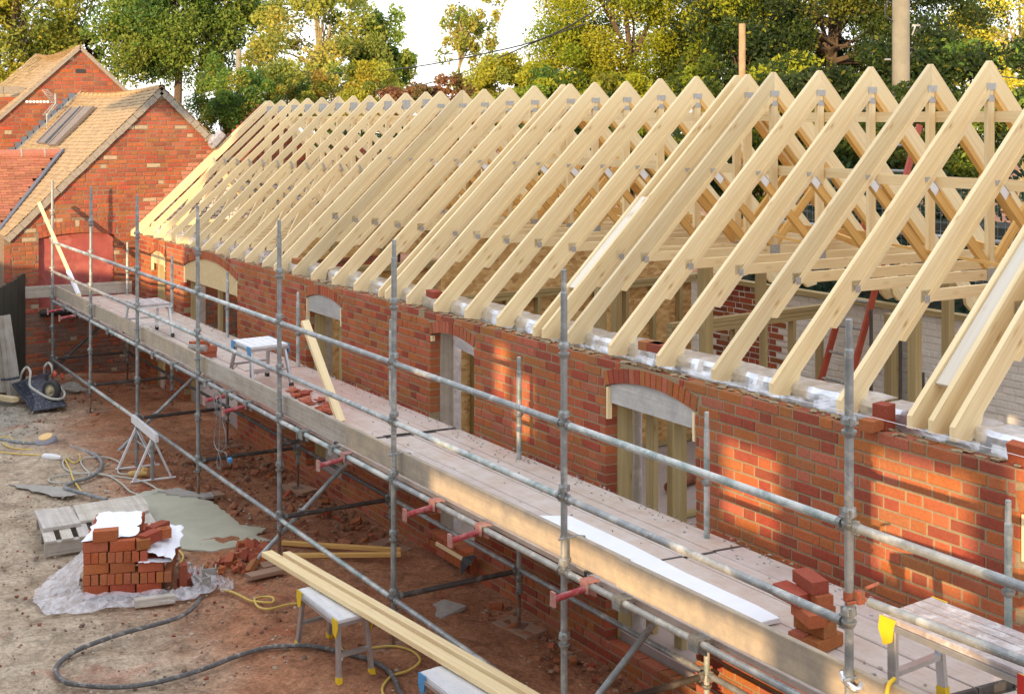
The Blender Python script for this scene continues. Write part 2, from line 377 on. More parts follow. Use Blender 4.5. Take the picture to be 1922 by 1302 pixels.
        for m in mats: me.materials.append(m)
        uvl = me.uv_layers.new(name='UVMap')
        uvl.data.foreach_set('uv', np.array([c for f in s.uv for u in f for c in u], dtype=np.float32))
        me.polygons.foreach_set('material_index', s.mi); me.polygons.foreach_set('use_smooth', s.sm)
        if any(c is not None for c in s.c):
            ca = me.color_attributes.new('Col', 'FLOAT_COLOR', 'CORNER')
            arr = [c for f, col in zip(s.f, s.c) for _ in f for c in ((*(col or (.5, .5, .5)), 1.0))]
            ca.data.foreach_set('color', np.array(arr, dtype=np.float32))
        ob = bpy.data.objects.new(name, me); COL.objects.link(ob); ob['_m'] = MODE; ob['_r'] = 1 if local else 0
        if parent: ob.parent = parent
        ob.location = o
        return ob

def tag(o, label=None, cat=None, group=None, kind=None):
    if label:
        o['label'] = label
    if cat: o['category'] = cat
    if group: o['group'] = group
    if kind: o['kind'] = kind
    return o
def empty(name, loc, label=None, cat=None, group=None, rz=0.0):
    e = bpy.data.objects.new(name, None); COL.objects.link(e); e.location = loc; e.rotation_euler = (0, 0, rz)
    e.empty_display_size = 0.2; e['_m'] = MODE
    return tag(e, label, cat, group)
def copy_tree(o, parent=None):
    c = o.copy(); COL.objects.link(c); c.parent = parent
    for ch in list(o.children): copy_tree(ch, c)
    return c
ORD = ['first', 'second', 'third', 'fourth', 'fifth', 'sixth', 'seventh', 'eighth', 'ninth', 'tenth', 'eleventh', 'twelfth', 'thirteenth',
       'fourteenth', 'fifteenth', 'sixteenth', 'seventeenth', 'eighteenth', 'nineteenth', 'twentieth'] 
ORD += ['twenty-' + a for a in ORD[:9]] + ['thirtieth'] + ['thirty-' + a for a in ORD[:9]]
def spline(pts, k=8):
    P = [Vector(p) for p in pts]; P = [P[0] * 2 - P[1]] + P + [P[-1] * 2 - P[-2]]; out = []
    for i in range(1, len(P) - 2):
        for j in range(k):
            t_ = j / k; a, b, c, d = P[i - 1], P[i], P[i + 1], P[i + 2]
            out.append(0.5 * ((2 * b) + (c - a) * t_ + (2 * a - 5 * b + 4 * c - d) * t_ ** 2 + (3 * b - a - 3 * c + d) * t_ ** 3))
    out.append(P[-2]); return out

# Affine frames
# (done once, to the finished meshes, at the end of the script).
from mathutils import Matrix as Mx
FRAMES = {'site': (Mx(((1.09377, 0, 0), (-.18163, 1, 0), (0, 0, 1.15303))), Vector((0, 0, 0))),
          'old': (Mx(((1.172, 0, 0), (0, 1.03, 0), (0, 0, 1.158))), Vector((-.302, 21.65 - 1.03 * 22.2, -.008))),
          'roof': (Mx(((1.09377, 0, 0), (0, 1, 0), (0, 0, 1.15303))), Vector((0, -.18163 * 8.03, 0)))}
INV = {k: m.inverted() for k, (m, t) in FRAMES.items()}
DG = Mx(((1.09377, 0, 0), (0, 1, 0), (0, 0, 1.15303)))
HV = 227.0
Fr_ = Vector((math.sin(THR), math.cos(THR), 0)); Rr_ = Vector((math.cos(THR), -math.sin(THR), 0))
TH = math.atan(1501 / 2723.0); Fv = Vector((math.sin(TH), math.cos(TH), 0)); Rv = Vector((math.cos(TH), -math.sin(TH), 0))
def eye(): return INV[MODE] @ (Vector((0, 0, CAM_H)) - FRAMES[MODE][1])
def ray(u, v): return INV[MODE] @ ((Fr_ + Rr_ * ((u - 961) / FR) + Vector((0, 0, -(v - HV) / FR))) * .9486)
def at_z(u, v, z): d = ray(u, v); o = eye(); return o + d * ((z - o.z) / d.z)
def at_x(u, v, x): d = ray(u, v); o = eye(); return o + d * ((x - o.x) / d.x)
def at_y(u, v, y): d = ray(u, v); o = eye(); return o + d * ((y - o.y) / d.y)
def at_d(u, v, dep): return eye() + ray(u, v) * dep
def y_on(u, x): return at_x(u, 500, x).y

XW = 5.66        # outer face of the new wall
ZT = 2.08        # top of the brickwork
GY = 22.2        # gable of the old building
XS, XI = 4.30, 5.41   # outer and inner rows of the scaffold
ZP = 1.215       # top of the scaffold boards

def brick_col(old=False, rn=random):
    r = rn.random()
    if old:
        if r < .03: return (.42 + rn.uniform(-.05, .05), .33, .22)
        if r < .32: return (.27 * rn.uniform(.8, 1.2), .078, .045)
        return (.36 * rn.uniform(.75, 1.15), .105 * rn.uniform(.75, 1.15), .045 * rn.uniform(.8, 1.2))
    if r < .22: return (.30 * rn.uniform(.85, 1.15), .066, .036)
    if r < .34: return (.42 * rn.uniform(.9, 1.1), .125, .07)
    return (.40 * rn.uniform(.85, 1.12), .118 * rn.uniform(.85, 1.2), .044 * rn.uniform(.85, 1.2))

def subtract(iv, holes):
    out = [iv]
    for h0, h1 in holes:
        nx = []
        for a, b in out:
            if h1 <= a or h0 >= b: nx.append((a, b)); continue
            if h0 > a: nx.append((a, h0))
            if h1 < b: nx.append((h1, b))
        out = nx
    return out

class Opening:
    """segmental-arched opening: s from a to b, springing zs, rise r, down to zb, ring t"""
    def __init__(s, a, b, zs, r, zb, t=0.10, rings=1):
        s.rings = rings
        s.a, s.b, s.zs, s.r, s.zb, s.t = a, b, zs, r, zb, t
        w_ = b - a; s.R = (w_ * w_ / 4 + r * r) / (2 * r); s.cz = zs + r - s.R; s.cs = (a + b) / 2
    def span(s, z, ring=0.0):
        if z < s.zb: return None
        if z <= s.zs: return (s.a, s.b) if ring == 0 or z < s.zs else (s.a, s.b)
        R = s.R + ring; dz = z - s.cz
        if dz >= R: return None
        h = math.sqrt(R * R - dz * dz)
        # skewback: the ring widens slightly beyond the jambs
        lim = (s.b - s.a) / 2 + ring * (s.b - s.a) / 2 / s.R
        h = min(h, lim); return (s.cs - h, s.cs + h)

def brick_wall(mbB, mbM, P, s0, s1, z0, z1, course, period, openings=(), clip=None, depth=0.1, old=False, joint=0.011, seed=1, skip=None, out=0.0):
    """P(s, z, n): point s along the wall, z up, n out of it. Flemish bond of real bricks on a mortar body."""
    rn = random.Random(seed); row = 0; z = z0; st = period * .665; bv = 0.005
    while z + course <= z1 + 1e-6:
        zm = z + course / 2
        iv = (s0, s1)
        if clip:
            c = clip(zm); iv = (max(s0, c[0]), min(s1, c[1]))
            if iv[1] - iv[0] < .05: z += course; row += 1; continue
        hb = []; hm = []
        for o in openings:
            h = o.span(zm, o.t + .01 if zm > o.zs else 0)
            if h: hb.append(h)
            h = o.span(zm, 0.03 if zm > o.zs else 0)
            if h: hm.append(h)
        for a, b in subtract(iv, hm):
            if b - a < .02: continue
            p = lambda s_, z_, n_: P(s_, z_, n_)
            n0 = -.006
            q = [(a + .004, n0), (b - .004, n0), (b - .004, -depth), (a + .004, -depth)]
            for i in range(4):
                k = (i + 1) % 4
                mbM.face([p(q[i][0], z - .001, q[i][1]), p(q[k][0], z - .001, q[k][1]), p(q[k][0], z + course, q[k][1]), p(q[i][0], z + course, q[i][1])])
        s = s0 - period - (period / 2 if row % 2 else 0) + rn.uniform(-.01, .01) * (3 if old else 1)
        k = 0
        while s < s1:
            ln = (st if k % 2 == 0 else period - st) * (1 + rn.uniform(-.04, .04) * (2 if old else .5))
            a, b = s + joint / 2, s + ln - joint / 2
            s += ln; k += 1
            aa, bb = max(a, iv[0]), min(b, iv[1])
            if bb - aa < .02: continue
            for c0, c1 in subtract((aa, bb), hb):
                if c1 - c0 < .025: continue
                if skip and skip((c0 + c1) / 2, zm, rn): continue
                jz = joint / 2; n = rn.uniform(-.003, .003) * (2 if old else 1) + out
                za, zb_ = z + jz + rn.uniform(-.001, .001), z + course - jz + rn.uniform(-.001, .001)
                col = brick_col(old, rn)
                F = [(c0 + bv, za + bv), (c1 - bv, za + bv), (c1 - bv, zb_ - bv), (c0 + bv, zb_ - bv)]
                E = [(c0, za), (c1, za), (c1, zb_), (c0, zb_)]
                mbB.face([P(x, y, n) for x, y in F], None, col)
                for i in range(4):
                    j = (i + 1) % 4
                    mbB.face([P(*E[i], n - bv), P(*E[j], n - bv), P(*F[j], n), P(*F[i], n)], None, col)
                    mbB.face([P(*E[i], -depth), P(*E[j], -depth), P(*E[j], n - bv), P(*E[i], n - bv)], None, col)
        z += course; row += 1
    for o in openings:
        if not o.t: continue
        half = math.asin(min(1, (o.b - o.a) / 2 / o.R)); nb = max(5, int(round(2 * half * (o.R + o.t / 2) / .068))); T_ = o.t; R0 = o.R
        for i in range(nb):
            a0 = -half + 2 * half * i / nb; a1 = -half + 2 * half * (i + 1) / nb; g = .005 / o.R
            a0 += g; a1 -= g; col = brick_col(old, rn); n = .004 + rn.uniform(-.002, .003)
            pt = lambda an, r_: (o.cs + math.sin(an) * r_, o.cz + math.cos(an) * r_)
            q = [pt(a0, o.R), pt(a1, o.R), pt(a1, o.R + o.t), pt(a0, o.R + o.t)]
            rr_ = [(0, 1)] if o.rings == 1 else [(0, .48), (.52, 1)]
            for f0, f1 in rr_:
                q = [pt(a0, o.R + o.t * f0), pt(a1, o.R + o.t * f0), pt(a1, o.R + o.t * f1), pt(a0, o.R + o.t * f1)]; col = brick_col(old, rn)
                mbB.face([P(x, y, n) for x, y in q], None, col)
                for a in range(4):
                    b = (a + 1) % 4
                    mbB.face([P(*q[a], -depth), P(*q[b], -depth), P(*q[b], n), P(*q[a], n)], None, col)
            g2 = [pt(-half + 2 * half * i / nb, o.R + .002), pt(-half + 2 * half * (i + 1) / nb, o.R + .002), pt(-half + 2 * half * (i + 1) / nb, o.R + o.t + .012), pt(-half + 2 * half * i / nb, o.R + o.t + .012)]
            mbM.face([P(x, y, -.002) for x, y in g2])

# ------------------------------------------------------------------ setting: ground
def ground_z(x, y):
    t_ = min(1, max(0, (x - 4.4) / 1.1)); return -0.10 * t_
def build_ground():
    xs = np.concatenate([np.linspace(-160, -4, 14), np.linspace(-3.5, 6.4, 150), np.linspace(7, 160, 24)])
    ys = np.concatenate([np.linspace(-120, 2, 14), np.linspace(2.5, 24, 320), np.linspace(25, 300, 26)])
    rs = np.random.RandomState(3)
    X, Y = np.meshgrid(xs, ys, indexing='ij'); Z = np.zeros_like(X)
    for k in range(26):
        f = 0.8 * 1.28 ** (k % 13) ; a = rs.uniform(0, 6.28); amp = 0.012 / (1 + f * .35)
        Z += amp * np.sin(f * (X * math.cos(a) + Y * math.sin(a)) + rs.uniform(0, 6.28))
    Z += np.clip((X - 4.4) / 1.1, 0, 1) * -0.10
    Z += rs.uniform(-.006, .006, X.shape)
    Z -= np.where(X > 6.5, .1, 0)
    far = np.maximum(np.abs(X - 3) - 12, 0) + np.maximum(Y - 30, 0)
    Z = np.where(far > 0, -.15, Z)
    n0, n1 = X.shape; V = np.stack([X, Y, Z], -1).reshape(-1, 3)
    idx = np.arange(n0 * n1).reshape(n0, n1)
    F = np.stack([idx[:-1, :-1], idx[1:, :-1], idx[1:, 1:], idx[:-1, 1:]], -1).reshape(-1, 4)
    me = bpy.data.meshes.new('ground'); me.from_pydata(V.tolist(), [], F.tolist()); me.materials.append(M['ground'])
    me.polygons.foreach_set('use_smooth', [True] * len(F))
    o = bpy.data.objects.new('ground', me); COL.objects.link(o); o['kind'] = 'structure'
build_ground()

def poly_sheet(name, pts2, z, mat, h=0.006, sub=5, jitter=.012, seed=1):
    """irregular flat patch as a low closed slab"""
    rn = random.Random(seed); P = []
    n = len(pts2)
    for i in range(n):
        a = Vector(pts2[i]); b = Vector(pts2[(i + 1) % n])
        for k in range(sub):
            p = a.lerp(b, k / sub); P.append((p.x + rn.uniform(-jitter, jitter), p.y + rn.uniform(-jitter, jitter)))
    m = MB(); m.prism(P, z, z + h, 'z'); return m.build(name, mat)
pud = [(235, 938), (262, 925), (300, 916), (350, 930), (398, 942), (425, 962), (452, 985), (500, 992), (478, 1004), (510, 1014), (455, 1022), (400, 1034), (345, 1030), (318, 1012), (300, 985), (262, 965)]
o = poly_sheet('wet_cement_puddle', [at_z(u, v, 0.02)[:2] for u, v in pud], 0.012, M['puddle'], 0.012, 6, .015); o['kind'] = 'structure'
o = poly_sheet('cement_washout', [at_z(u, v, 0.02)[:2] for u, v in [(18, 908), (60, 908), (130, 915), (150, 926), (110, 932), (60, 920)]], 0.012, M['concrete'], 0.006, 5, .02); o['kind'] = 'structure'
o = poly_sheet('spilt_mortar', [at_z(u, v, 0.02)[:2] for u, v in [(300, 925), (330, 918), (370, 928), (402, 926), (398, 936), (340, 934)]], 0.02, M['concrete'], 0.02, 5, .03); o['kind'] = 'structure'

# ------------------------------------------------------------------ the new brick wall
def Pw(s, z, n): return (XW - n, s, z)
OPN = [Opening(20.53, 21.28, 1.85, .07, -.2), Opening(17.28, 19.6, 1.83, .16, -.2), Opening(13.9, 14.92, 1.885, .07, .05),
       Opening(10.94, 11.8, 1.88, .055, .05), Opening(7.77, 8.87, 1.89, .075, .05), Opening(3.95, 5.07, 1.87, .075, .05)]
vent = Opening(9.55, 9.72, .42, .001, .36, 0)
mB, mM = MB(), MB()
def skip_top(s, z, rn): return (z > ZT - .07 and rn.random() < .07)
brick_wall(mB, mM, Pw, 2.0, GY - .02, -.16, ZT + .01, .07, .365, OPN, None, .1, False, .0115, 5, skip_top)
wall_t = empty('brick_wall', (XW, 12, -.16), 'long new red brick wall with segmental arched openings under the pale roof trusses', 'wall')
def merge(a, b):
    n = len(a.v); a.v += b.v; a.f += [tuple(i + n for i in f) for f in b.f]; a.uv += b.uv; a.c += [None] * len(b.f); a.mi += [1] * len(b.f); a.sm += b.sm
    return a
merge(mB, mM).build('brickwork', [M['brick'], M['mortar']], wall_t)
m = MB(); m.beam((XW + .11, 2, .9), (XW + .11, 20.4, .9), .012, 0.02); 
rn = random.Random(9)
m = MB()       # mortar droppings along the top course
for i in range(420):
    y = rn.uniform(3, 21.5); m.blob((XW + rn.uniform(.015, .1), y, ZT + .003), (rn.uniform(.008, .03), rn.uniform(.01, .05), rn.uniform(.003, .012)), i)
m.build('mortar_lumps', M['mortar'], wall_t)
m = MB()       # small perforated vent brick
m.box((XW - .006, 9.5, .36), (XW + .05, 9.72, .43)); vb = m.build('vent_brick', M['clay'], wall_t)
m = MB()
for i in range(9):
    for j in range(3): m.box((XW - .008, 9.515 + i * .0215, .368 + j * .021), (XW - .004, 9.53 + i * .0215, .38 + j * .021))
m.build('vent_holes', M['black'], vb)  # solid black blocks stand in for the shade inside the holes
m = MB(); pts = [(11.0, .30), (11.75, .30)]   # sill bricks
brick_wall(m, MB(), lambda s, z, n: (XW - n - .02, s, z), 10.9, 11.84, -.02, .12, .07, .24, (), None, .14, False, .01, 3)
m.build('sill', M['brick'], wall_t)

# arch formers, jamb boards and door studs of each opening
def former(o, mat, bottom, label, x=XW + .02):
    P = [(o.a + .01, bottom), (o.b - .01, bottom)]
    half = math.asin((o.b - o.a) / 2 / o.R) * .995
    for i in range(17):
        an = half - 2 * half * i / 16; P.append((o.cs + math.sin(an) * (o.R - .004), o.cz + math.cos(an) * (o.R - .004)))
    m = MB(); m.prism(P, x, x + .018, 'x'); ob = m.build('arch_former', mat); tag(ob, label, 'arch former', 'arch formers under the brick arches'); return ob
M['grey_ply'] = mat_wood('greyed_plywood', (.60, .60, .58), (.44, .44, .42), 0.8, (.32, .31, .29), False, 0.85)
M['pale_osb'] = mat_plain('pale_strand_board', (.72, .56, .30), 0.8, 0, 0.35, 26, (.60, .42, .18), (0.5, 0.62))
former(OPN[0], M['pale_osb'], 1.72, 'small pale board former filling the far narrow arch beside the old gable')
former(OPN[1], M['pale_osb'], 1.635, 'widest former of golden strand board filling the broad arch')
former(OPN[2], M['grey_ply'], 1.74, 'smooth grey plywood former in the arch behind the leaning timber prop')
former(OPN[4], M['grey_ply'], 1.768, 'weathered white plywood former with grey cracks in the nearest complete arch')
for i, (o, nm) in enumerate(zip(OPN, ['far narrow arch', 'broad strand board arch', 'arch behind the leaning prop', 'arch that has no former', 'nearest complete arch', 'arch cut by the right edge'])):
    for q in (0, 1):
        y_ = (o.b - .02, o.b + .01) if q else (o.a - .01, o.a + .02); sd = 'far' if q else 'near'
        m = MB(); m.box((XW + .1, y_[0], -.1), (XW + .22 + (.0 if i != 3 else .0), y_[1], o.zs + .05))
        tag(m.build('cavity_closer', M['treated'] if i != 3 else M['greyboard']), 'board lining the %s jamb of the ' % sd + nm, 'cavity closer')
        y_ = (o.b - .035, o.b - .012) if q else (o.a + .012, o.a + .035)
        m = MB(); m.box((XW + .0, y_[0], o.zs - (.24 if q else .2) + (.18 if i == 3 else 0)), (XW + .035, y_[1], o.zs - .01))
        tag(m.build('fixing_batten', M['timber']), 'pale batten fixed in the %s jamb of the ' % sd + nm, 'batten')
    m = MB(); m.box((XW + .222, o.b - .03, -.1), (XW + .30, o.b - .022, o.zs + .06)); ob = m.build('foil_strip', M['foil']); tag(ob, 'silver foil strip in the far jamb of the ' + nm, 'foil strip')
m = MB()
P = [(OPN[3].a + .02, 1.75), (OPN[3].b - .28, 1.80), (OPN[3].b - .30, 1.92), (OPN[3].cs, 1.93), (OPN[3].a + .02, 1.88)]
m.prism(P, XW + .11, XW + .125, 'x'); tag(m.build('foil_sheet', M['foil']), 'crumpled silver foil hanging across the head of the arch with no former', 'foil sheet')

# ------------------------------------------------------------------ interior: floor, rear wall, partitions
MODE = 'roof'
m = MB(); m.box((XW + .12, 2, -.2), (10.15, GY + .3, .10)); o = m.build('screed_floor', M['floor']); o['kind'] = 'structure'
mB, mM = MB(), MB()
def whitec(s, z):
    return (12.0 < s < 13.1) or (z > 1.88)
def wall_custom(P, s0, s1, z0, z1, course, period, colf, clip=None, seed=1, openings=(), dp=.1, old=True):
    b, mm = MB(), MB(); brick_wall(b, mm, P, s0, s1, z0, z1, course, period, openings, clip, dp, old, .010, seed)
    if colf:
        for i, f in enumerate(b.f):
            p = b.v[f[0]]; c = colf(p)
            if c: b.c[i] = c
    return merge(b, mm)
rr = random.Random(4)
def rear_col(p):
    if 11.9 < p[1] < 13.15 or (p[2] > 1.9 and p[1] < 9): return None
    k = rr.uniform(.92, 1.04); 
    return (.84 * k, .81 * k, .75 * k)
mb = wall_custom(lambda s, z, n: (10.15 - n, s, z), 3.0, 19.5, .1, 1.95, .066, .36, rear_col, seed=8)
M['whitebrick'] = M['oldbrick']
rw = mb.build('rear_wall', [mat_attr('painted_brick', .85, None, 0, 40, .4, .12), M['whitewash']]); tag(rw, 'old rear wall of whitewashed brick with one bare red brick patch', 'wall')
m = MB(); m.beam((10.13, 3, 1.985), (10.13, 19.5, 1.985), .12, .05); tag(m.build('wall_plate', M['treated']), 'treated timber plate lying along the top of the whitewashed rear wall', 'wall plate')
m = MB(); MODE = 'site'; m.beam((XW + .30, 2.4, 2.10), (XW + .30, GY - .1, 2.10), .1, .06); tag(m.build('wall_plate', M['treated']), 'timber plate under the truss feet behind the foil on the front wall', 'wall plate')

MODE = 'roof'
def partition(y, x0, x1, ztop, osb, lab, step=.42, plates=2):
    t = empty('stud_partition', ((x0 + x1) / 2, y, .1), lab, 'stud partition')
    m = MB()
    for k in range(plates): m.beam((x0, y, ztop - .02 - k * .042), (x1, y, ztop - .02 - k * .042), .09, .038, up=(0, 0, 1))
    m.build('top_plate', M['treated'], t)
    m = MB(); m.beam((x0, y, .13), (x1, y, .13), .09, .04); m.build('sole_plate', M['treated'], t)
    x = x0 + .03
    while x < x1:
        m = MB(); m.beam((x, y, .15), (x, y, ztop - .04 - (plates - 1) * .042), .045, .085, up=(0, 1, 0)); m.build('stud', M['treated'], t); x += step
    if osb: m = MB(); m.box((x0, y + .05, .12), (x1, y + .062, osb)); m.build('sheathing', M['osb'], t)
    return t
partition(11.1, 7.75, 10.0, 1.93, None, 'open stud partition with a triple top plate in front of the whitewashed wall', plates=3)
partition(13.4, 5.95, 10.0, 2.02, 2.02, 'stud partition sheathed in orange strand board seen through the middle rafters')
partition(16.7, 5.95, 10.0, 2.02, 2.02, 'stud partition under the strand board gable panel')
# strand board above the middle partition and the big spandrel panel
m = MB(); m.prism([(6.4, 2.03), (9.7, 2.03), (9.7, 2.56), (9.3, 2.62), (6.8, 2.62), (6.4, 2.5)], 13.36, 13.375, 'y'); tag(m.build('strand_board', M['osb']), 'horizontal strand board panel between the ceiling ties and the middle partition', 'strand board')
m = MB(); m.prism([(5.95, 2.13), (10.08, 2.13), (8.03, 3.93)], 16.74, 16.76, 'y')
sp = m.build('spandrel_panel', M['osb']); tag(sp, 'triangular strand board panel filling the roof below the double truss', 'spandrel panel')
for x in (6.6, 7.3, 8.0, 8.7, 9.2):
    m = MB(); m.beam((x, 16.70, 2.16), (x, 16.70, min(3.9, 2.13 + .86 * min(x - 5.95, 10.08 - x)) - .04), .045, .07, up=(0, 1, 0)); m.build('stud', M['treated'], sp)
for i, (x, y, z0, z1) in enumerate([(6.9, 11.1, .15, 2.68), (8.2, 11.1, 1.93, 2.68), (9.0, 11.1, 1.93, 2.68), (7.3, 10.0, .1, 2.65), (8.5, 8.6, .1, 2.65), (7.9, 12.2, .1, 2.65), (9.7, 9.2, .1, 2.6)]):
    m = MB(); m.beam((x, y, z0), (x, y, z1), .09, .09, up=(0, 1, 0), bev=.004); tag(m.build('timber_post', M['treated']), '%s greenish timber post inside the new shell, counting from the photo\'s right' % ORD[i], 'post', 'posts inside the shell')
MODE = 'site'
for i, (y, d) in enumerate([(8.71, 0), (8.36, 0), (7.86, 0), (14.6, 0), (14.3, 0), (11.2, 0), (18.9, 0), (18.0, 0), (20.9, 0), (4.5, 0)]):
    m = MB(); m.beam((XW + .3, y, .1), (XW + .3, y, 1.98), .045, .09, up=(0, 1, 0)); tag(m.build('door_stud', M['treated']), 'upright stud in a wall opening, %s from the near end' % ORD[[2, 1, 0, 5, 4, 3, 7, 6, 8, 9][i]], 'stud', 'studs standing in the wall openings')
MODE = 'roof'
m = MB(); m.beam((9.92, 10.1, .1), (9.92, 10.1, 1.95), .12, .1, up=(0, 1, 0)); tag(m.build('timber_post', M['treated']), 'post edged with bulging yellow foam beside the black membrane strip', 'post')
m = MB(); m.beam((10.04, 10.2, .1), (10.04, 10.2, 1.93), .16, .02, up=(0, 1, 0)); tag(m.build('membrane_strip', M['black']), 'black damp proof strip hanging beside the foam edged post', 'membrane')
m = MB()
for k in range(26): m.blob((9.99, 10.05, .3 + k * .064), (.028, .03, .04), k)
tag(m.build('foam_bead', M['yellow_foam'] if 'yellow_foam' in M else mat_plain('yellow_foam', (.72, .52, .18), .9, 0, .3, 20)), 'yellow expanding foam squeezed out along a timber post', 'foam')
MODE = 'site'
# clay pipe lying on the floor, seen through the nearest arch
p0 = at_z(1255, 915, .17); p1 = at_z(1300, 893, .17)
t = empty('drain_pipe', p0, 'length of terracotta coloured drain pipe lying on the floor inside the nearest arch', 'pipe')
m = MB(); m.tube(p0, p1, .055, 16, hollow=True); m.build('pipe_barrel', M['clay'], t)
m = MB(); m.lathe(p0 + (p1 - p0) * .8, p1 + (p1 - p0) * .15, [(0, .056), (0, .068), (.14, .068), (.14, .056)], 16); m.build('collar', M['clay'], t)
# red ladder leaning up through the roof against the pole
lad = empty('ladder', (9.1, 10.78, .1), 'orange red ladder leaning from inside the shell up through the trusses to the big pole', 'ladder')
for y in (10.58, 10.98):
    m = MB(); m.beam((9.08, y, .1), (10.42, y, 3.76 if y < 10.7 else 3.74), .03, .06, up=(-1, 0, .36)); m.build('stile', M['orange'], lad)
for k in range(14):
    f = (k + .7) / 14.5; m = MB(); m.tube((9.08 + 1.34 * f, 10.58, .1 + 3.66 * f), (9.08 + 1.34 * f, 10.98, .1 + 3.66 * f), .014, 8); m.build('rung', M['galv'], lad)
for i, u in enumerate((1635, 1732, 1690)):
    p = at_x(u, 650, 9.7); m = MB(); m.tube((9.7, p.y, .1), (9.7, p.y, 2.0 if i != 1 else 1.5), .018, 10)
    tag(m.build('steel_rod', M['galv_dark']), 'thin dark upright tube before the whitewashed wall, %s from the right' % ORD[[2, 0, 1][i]], 'tube', 'thin tubes before the whitewashed wall')

# ------------------------------------------------------------------ old brick buildings at the far end
MODE = 'old'
def tiles(mb, O, A, D, la, ld, gauge, wid, colf, clip=None, sag=0.0, seed=1, th=.010):
    O = Vector(O); A = Vector(A).normalized(); D = Vector(D).normalized(); Nn = A.cross(D); 
    if Nn.z < 0: Nn = -Nn
    rn = random.Random(seed); nr = int(ld / gauge)
    for r in range(nr):
        d0 = r * gauge; a = -(wid / 2 if r % 2 else 0)
        while a < la:
            a0, a1 = max(0, a), min(la, a + wid - .004); a += wid
            if a1 - a0 < .03: continue
            if clip and not clip((a0 + a1) / 2, d0 + gauge / 2): continue
            sg = -sag * math.sin(math.pi * ((a0 + a1) / 2) / la) * (1 - .6 * d0 / ld)
            j = rn.uniform(-.005, .005); dj = rn.uniform(-.006, .008)
            h0 = .002 + sg; h1 = .012 + sg + rn.uniform(0, .004)
            p = [O + A * a0 + D * (d0 - .01) + Nn * (h0), O + A * a1 + D * (d0 - .01) + Nn * (h0 + j), O + A * a1 + D * (d0 + gauge + dj) + Nn * (h1 + j), O + A * a0 + D * (d0 + gauge + dj) + Nn * h1]
            q = [x - Nn * th for x in p]; c = colf(rn)
            mb.face(p, None, c); mb.face([p[3], p[2], q[2], q[3]], None, c); mb.face([p[2], p[1], q[1], q[2]], None, c); mb.face([p[0], p[3], q[3], q[0]], None, c)
def col_lichen(rn): k = rn.uniform(.85, 1.12); return (.36 * k, .26 * k, .16 * k)
def col_red(rn): k = rn.uniform(.8, 1.15); return (.38 * k, .15 * k * rn.uniform(.9, 1.1), .085 * k)

G1 = dict(x=6.057, z=4.31, s=.979)
g1 = empty('outbuilding', (6.05, GY, 0), 'old red brick outbuilding with a lichen yellow tiled roof joined to the new wall', 'building')
blind = Opening(4.252, 5.348, 2.04, .055, 1.02, .19, 2)
def clip1(z):
    h = (G1['z'] - z) / G1['s']; return (max(G1['x'] - h, 3.87), min(G1['x'] + h, 7.0) if z > 3.35 else 9.85)
rg = random.Random(21)
def gab_col(p):
    x, y, z = p
    line = 4.14 - .932 * abs(7.751 - x)
    if 1.9 < z < min(2.9, line - .14) and x > 5.95: k = rg.uniform(.9, 1.05); return (.74 * k, .72 * k, .72 * k)
    if line - .14 < z < line + .12 and 5.6 < x < 7.2 and z < 3.4: return (.50, .20, .13)
    if z < .9 and rg.random() < .5: return (.20, .12, .09)
    return None
wall_custom(lambda s, z, n: (s, GY - n, z), 3.87, 9.85, -.2, 4.28, .0665, .30, gab_col, clip1, 31, [blind]).build('gable_wall', [M['oldbrick'], M['oldmortar']], g1)
wall_custom(lambda s, z, n: (s, GY + .006 - n, z), 6.5, 9.2, 3.324, 4.06, .0665, .30, None, lambda z: (7.751 - (4.10 - z) / .932, 7.751 + (4.10 - z) / .968), 32).build('party_wall', [M['oldbrick'], M['oldmortar']], g1)
m = MB(); m.prism([(4.2, .98), (5.4, .98), (5.4, 2.2), (4.2, 2.2)], GY + .085, GY + .095, 'y'); m.build('blocked_window', M['render'], g1)
m = MB(); m.tube((4.26, GY - .05, .93), (5.0, GY - .05, .93), .05, 14); m.build('black_pipe', M['black'], g1)
wall_custom(lambda s, z, n: (3.87 + n, s, z), GY, 27.8, -.2, 2.14, .07, .34, None, None, 33).build('side_wall', [M['oldbrick'], M['oldmortar']], g1)
dl = Vector((-1, 0, -G1['s'])).normalized(); dr = Vector((1, 0, -G1['s'])).normalized()
m = MB()
tiles(m, (G1['x'], GY - .06, G1['z'] + .03), (0, 1, 0), dl, 5.66, 3.22, .082, .15, col_lichen, None, .07, 3)
tiles(m, (G1['x'], GY - .06, G1['z'] + .03), (0, 1, 0), dr, 5.66, 2.6, .082, .15, col_lichen, None, .07, 4)
rf = m.build('roof', M['tile'], g1)
m = MB()   # underside so no light leaks through
for d, l in ((dl, 3.2), (dr, 2.6)):
    a = Vector((G1['x'], GY, G1['z'] - .14)); m.face([a, a + Vector((0, 5.5, 0)), a + Vector((0, 5.5, 0)) + d * l, a + d * l])
m.build('roof_underside', M['slate'], g1)
m = MB()
for d, l in ((dl, 3.16), (dr, 2.5)):
    a = Vector((G1['x'], GY - .03, G1['z'] - .03)); n = 22
    for k in range(n):
        p = a + d * (l * k / n); q = a + d * (l * (k + 1) / n)
        m.beam(p + Vector((0, 0, random.uniform(-.008, .008) - .025)), q + Vector((0, 0, random.uniform(-.008, .008) - .025)), .06, .095)
m.build('verge_mortar', M['verge'], g1)
m = MB()
for k in range(17):
    y = GY - .07 + k * .34; sg = -.07 * math.sin(math.pi * k / 17)
    m.lathe((G1['x'], y, G1['z'] + .0 + sg), (G1['x'], y + .335, G1['z'] + .0 + sg), [(0, .055), (.335, .052)], 10, cap=False, col=(.46, .30, .16))
m.build('ridge_tiles', M['tile'], g1)
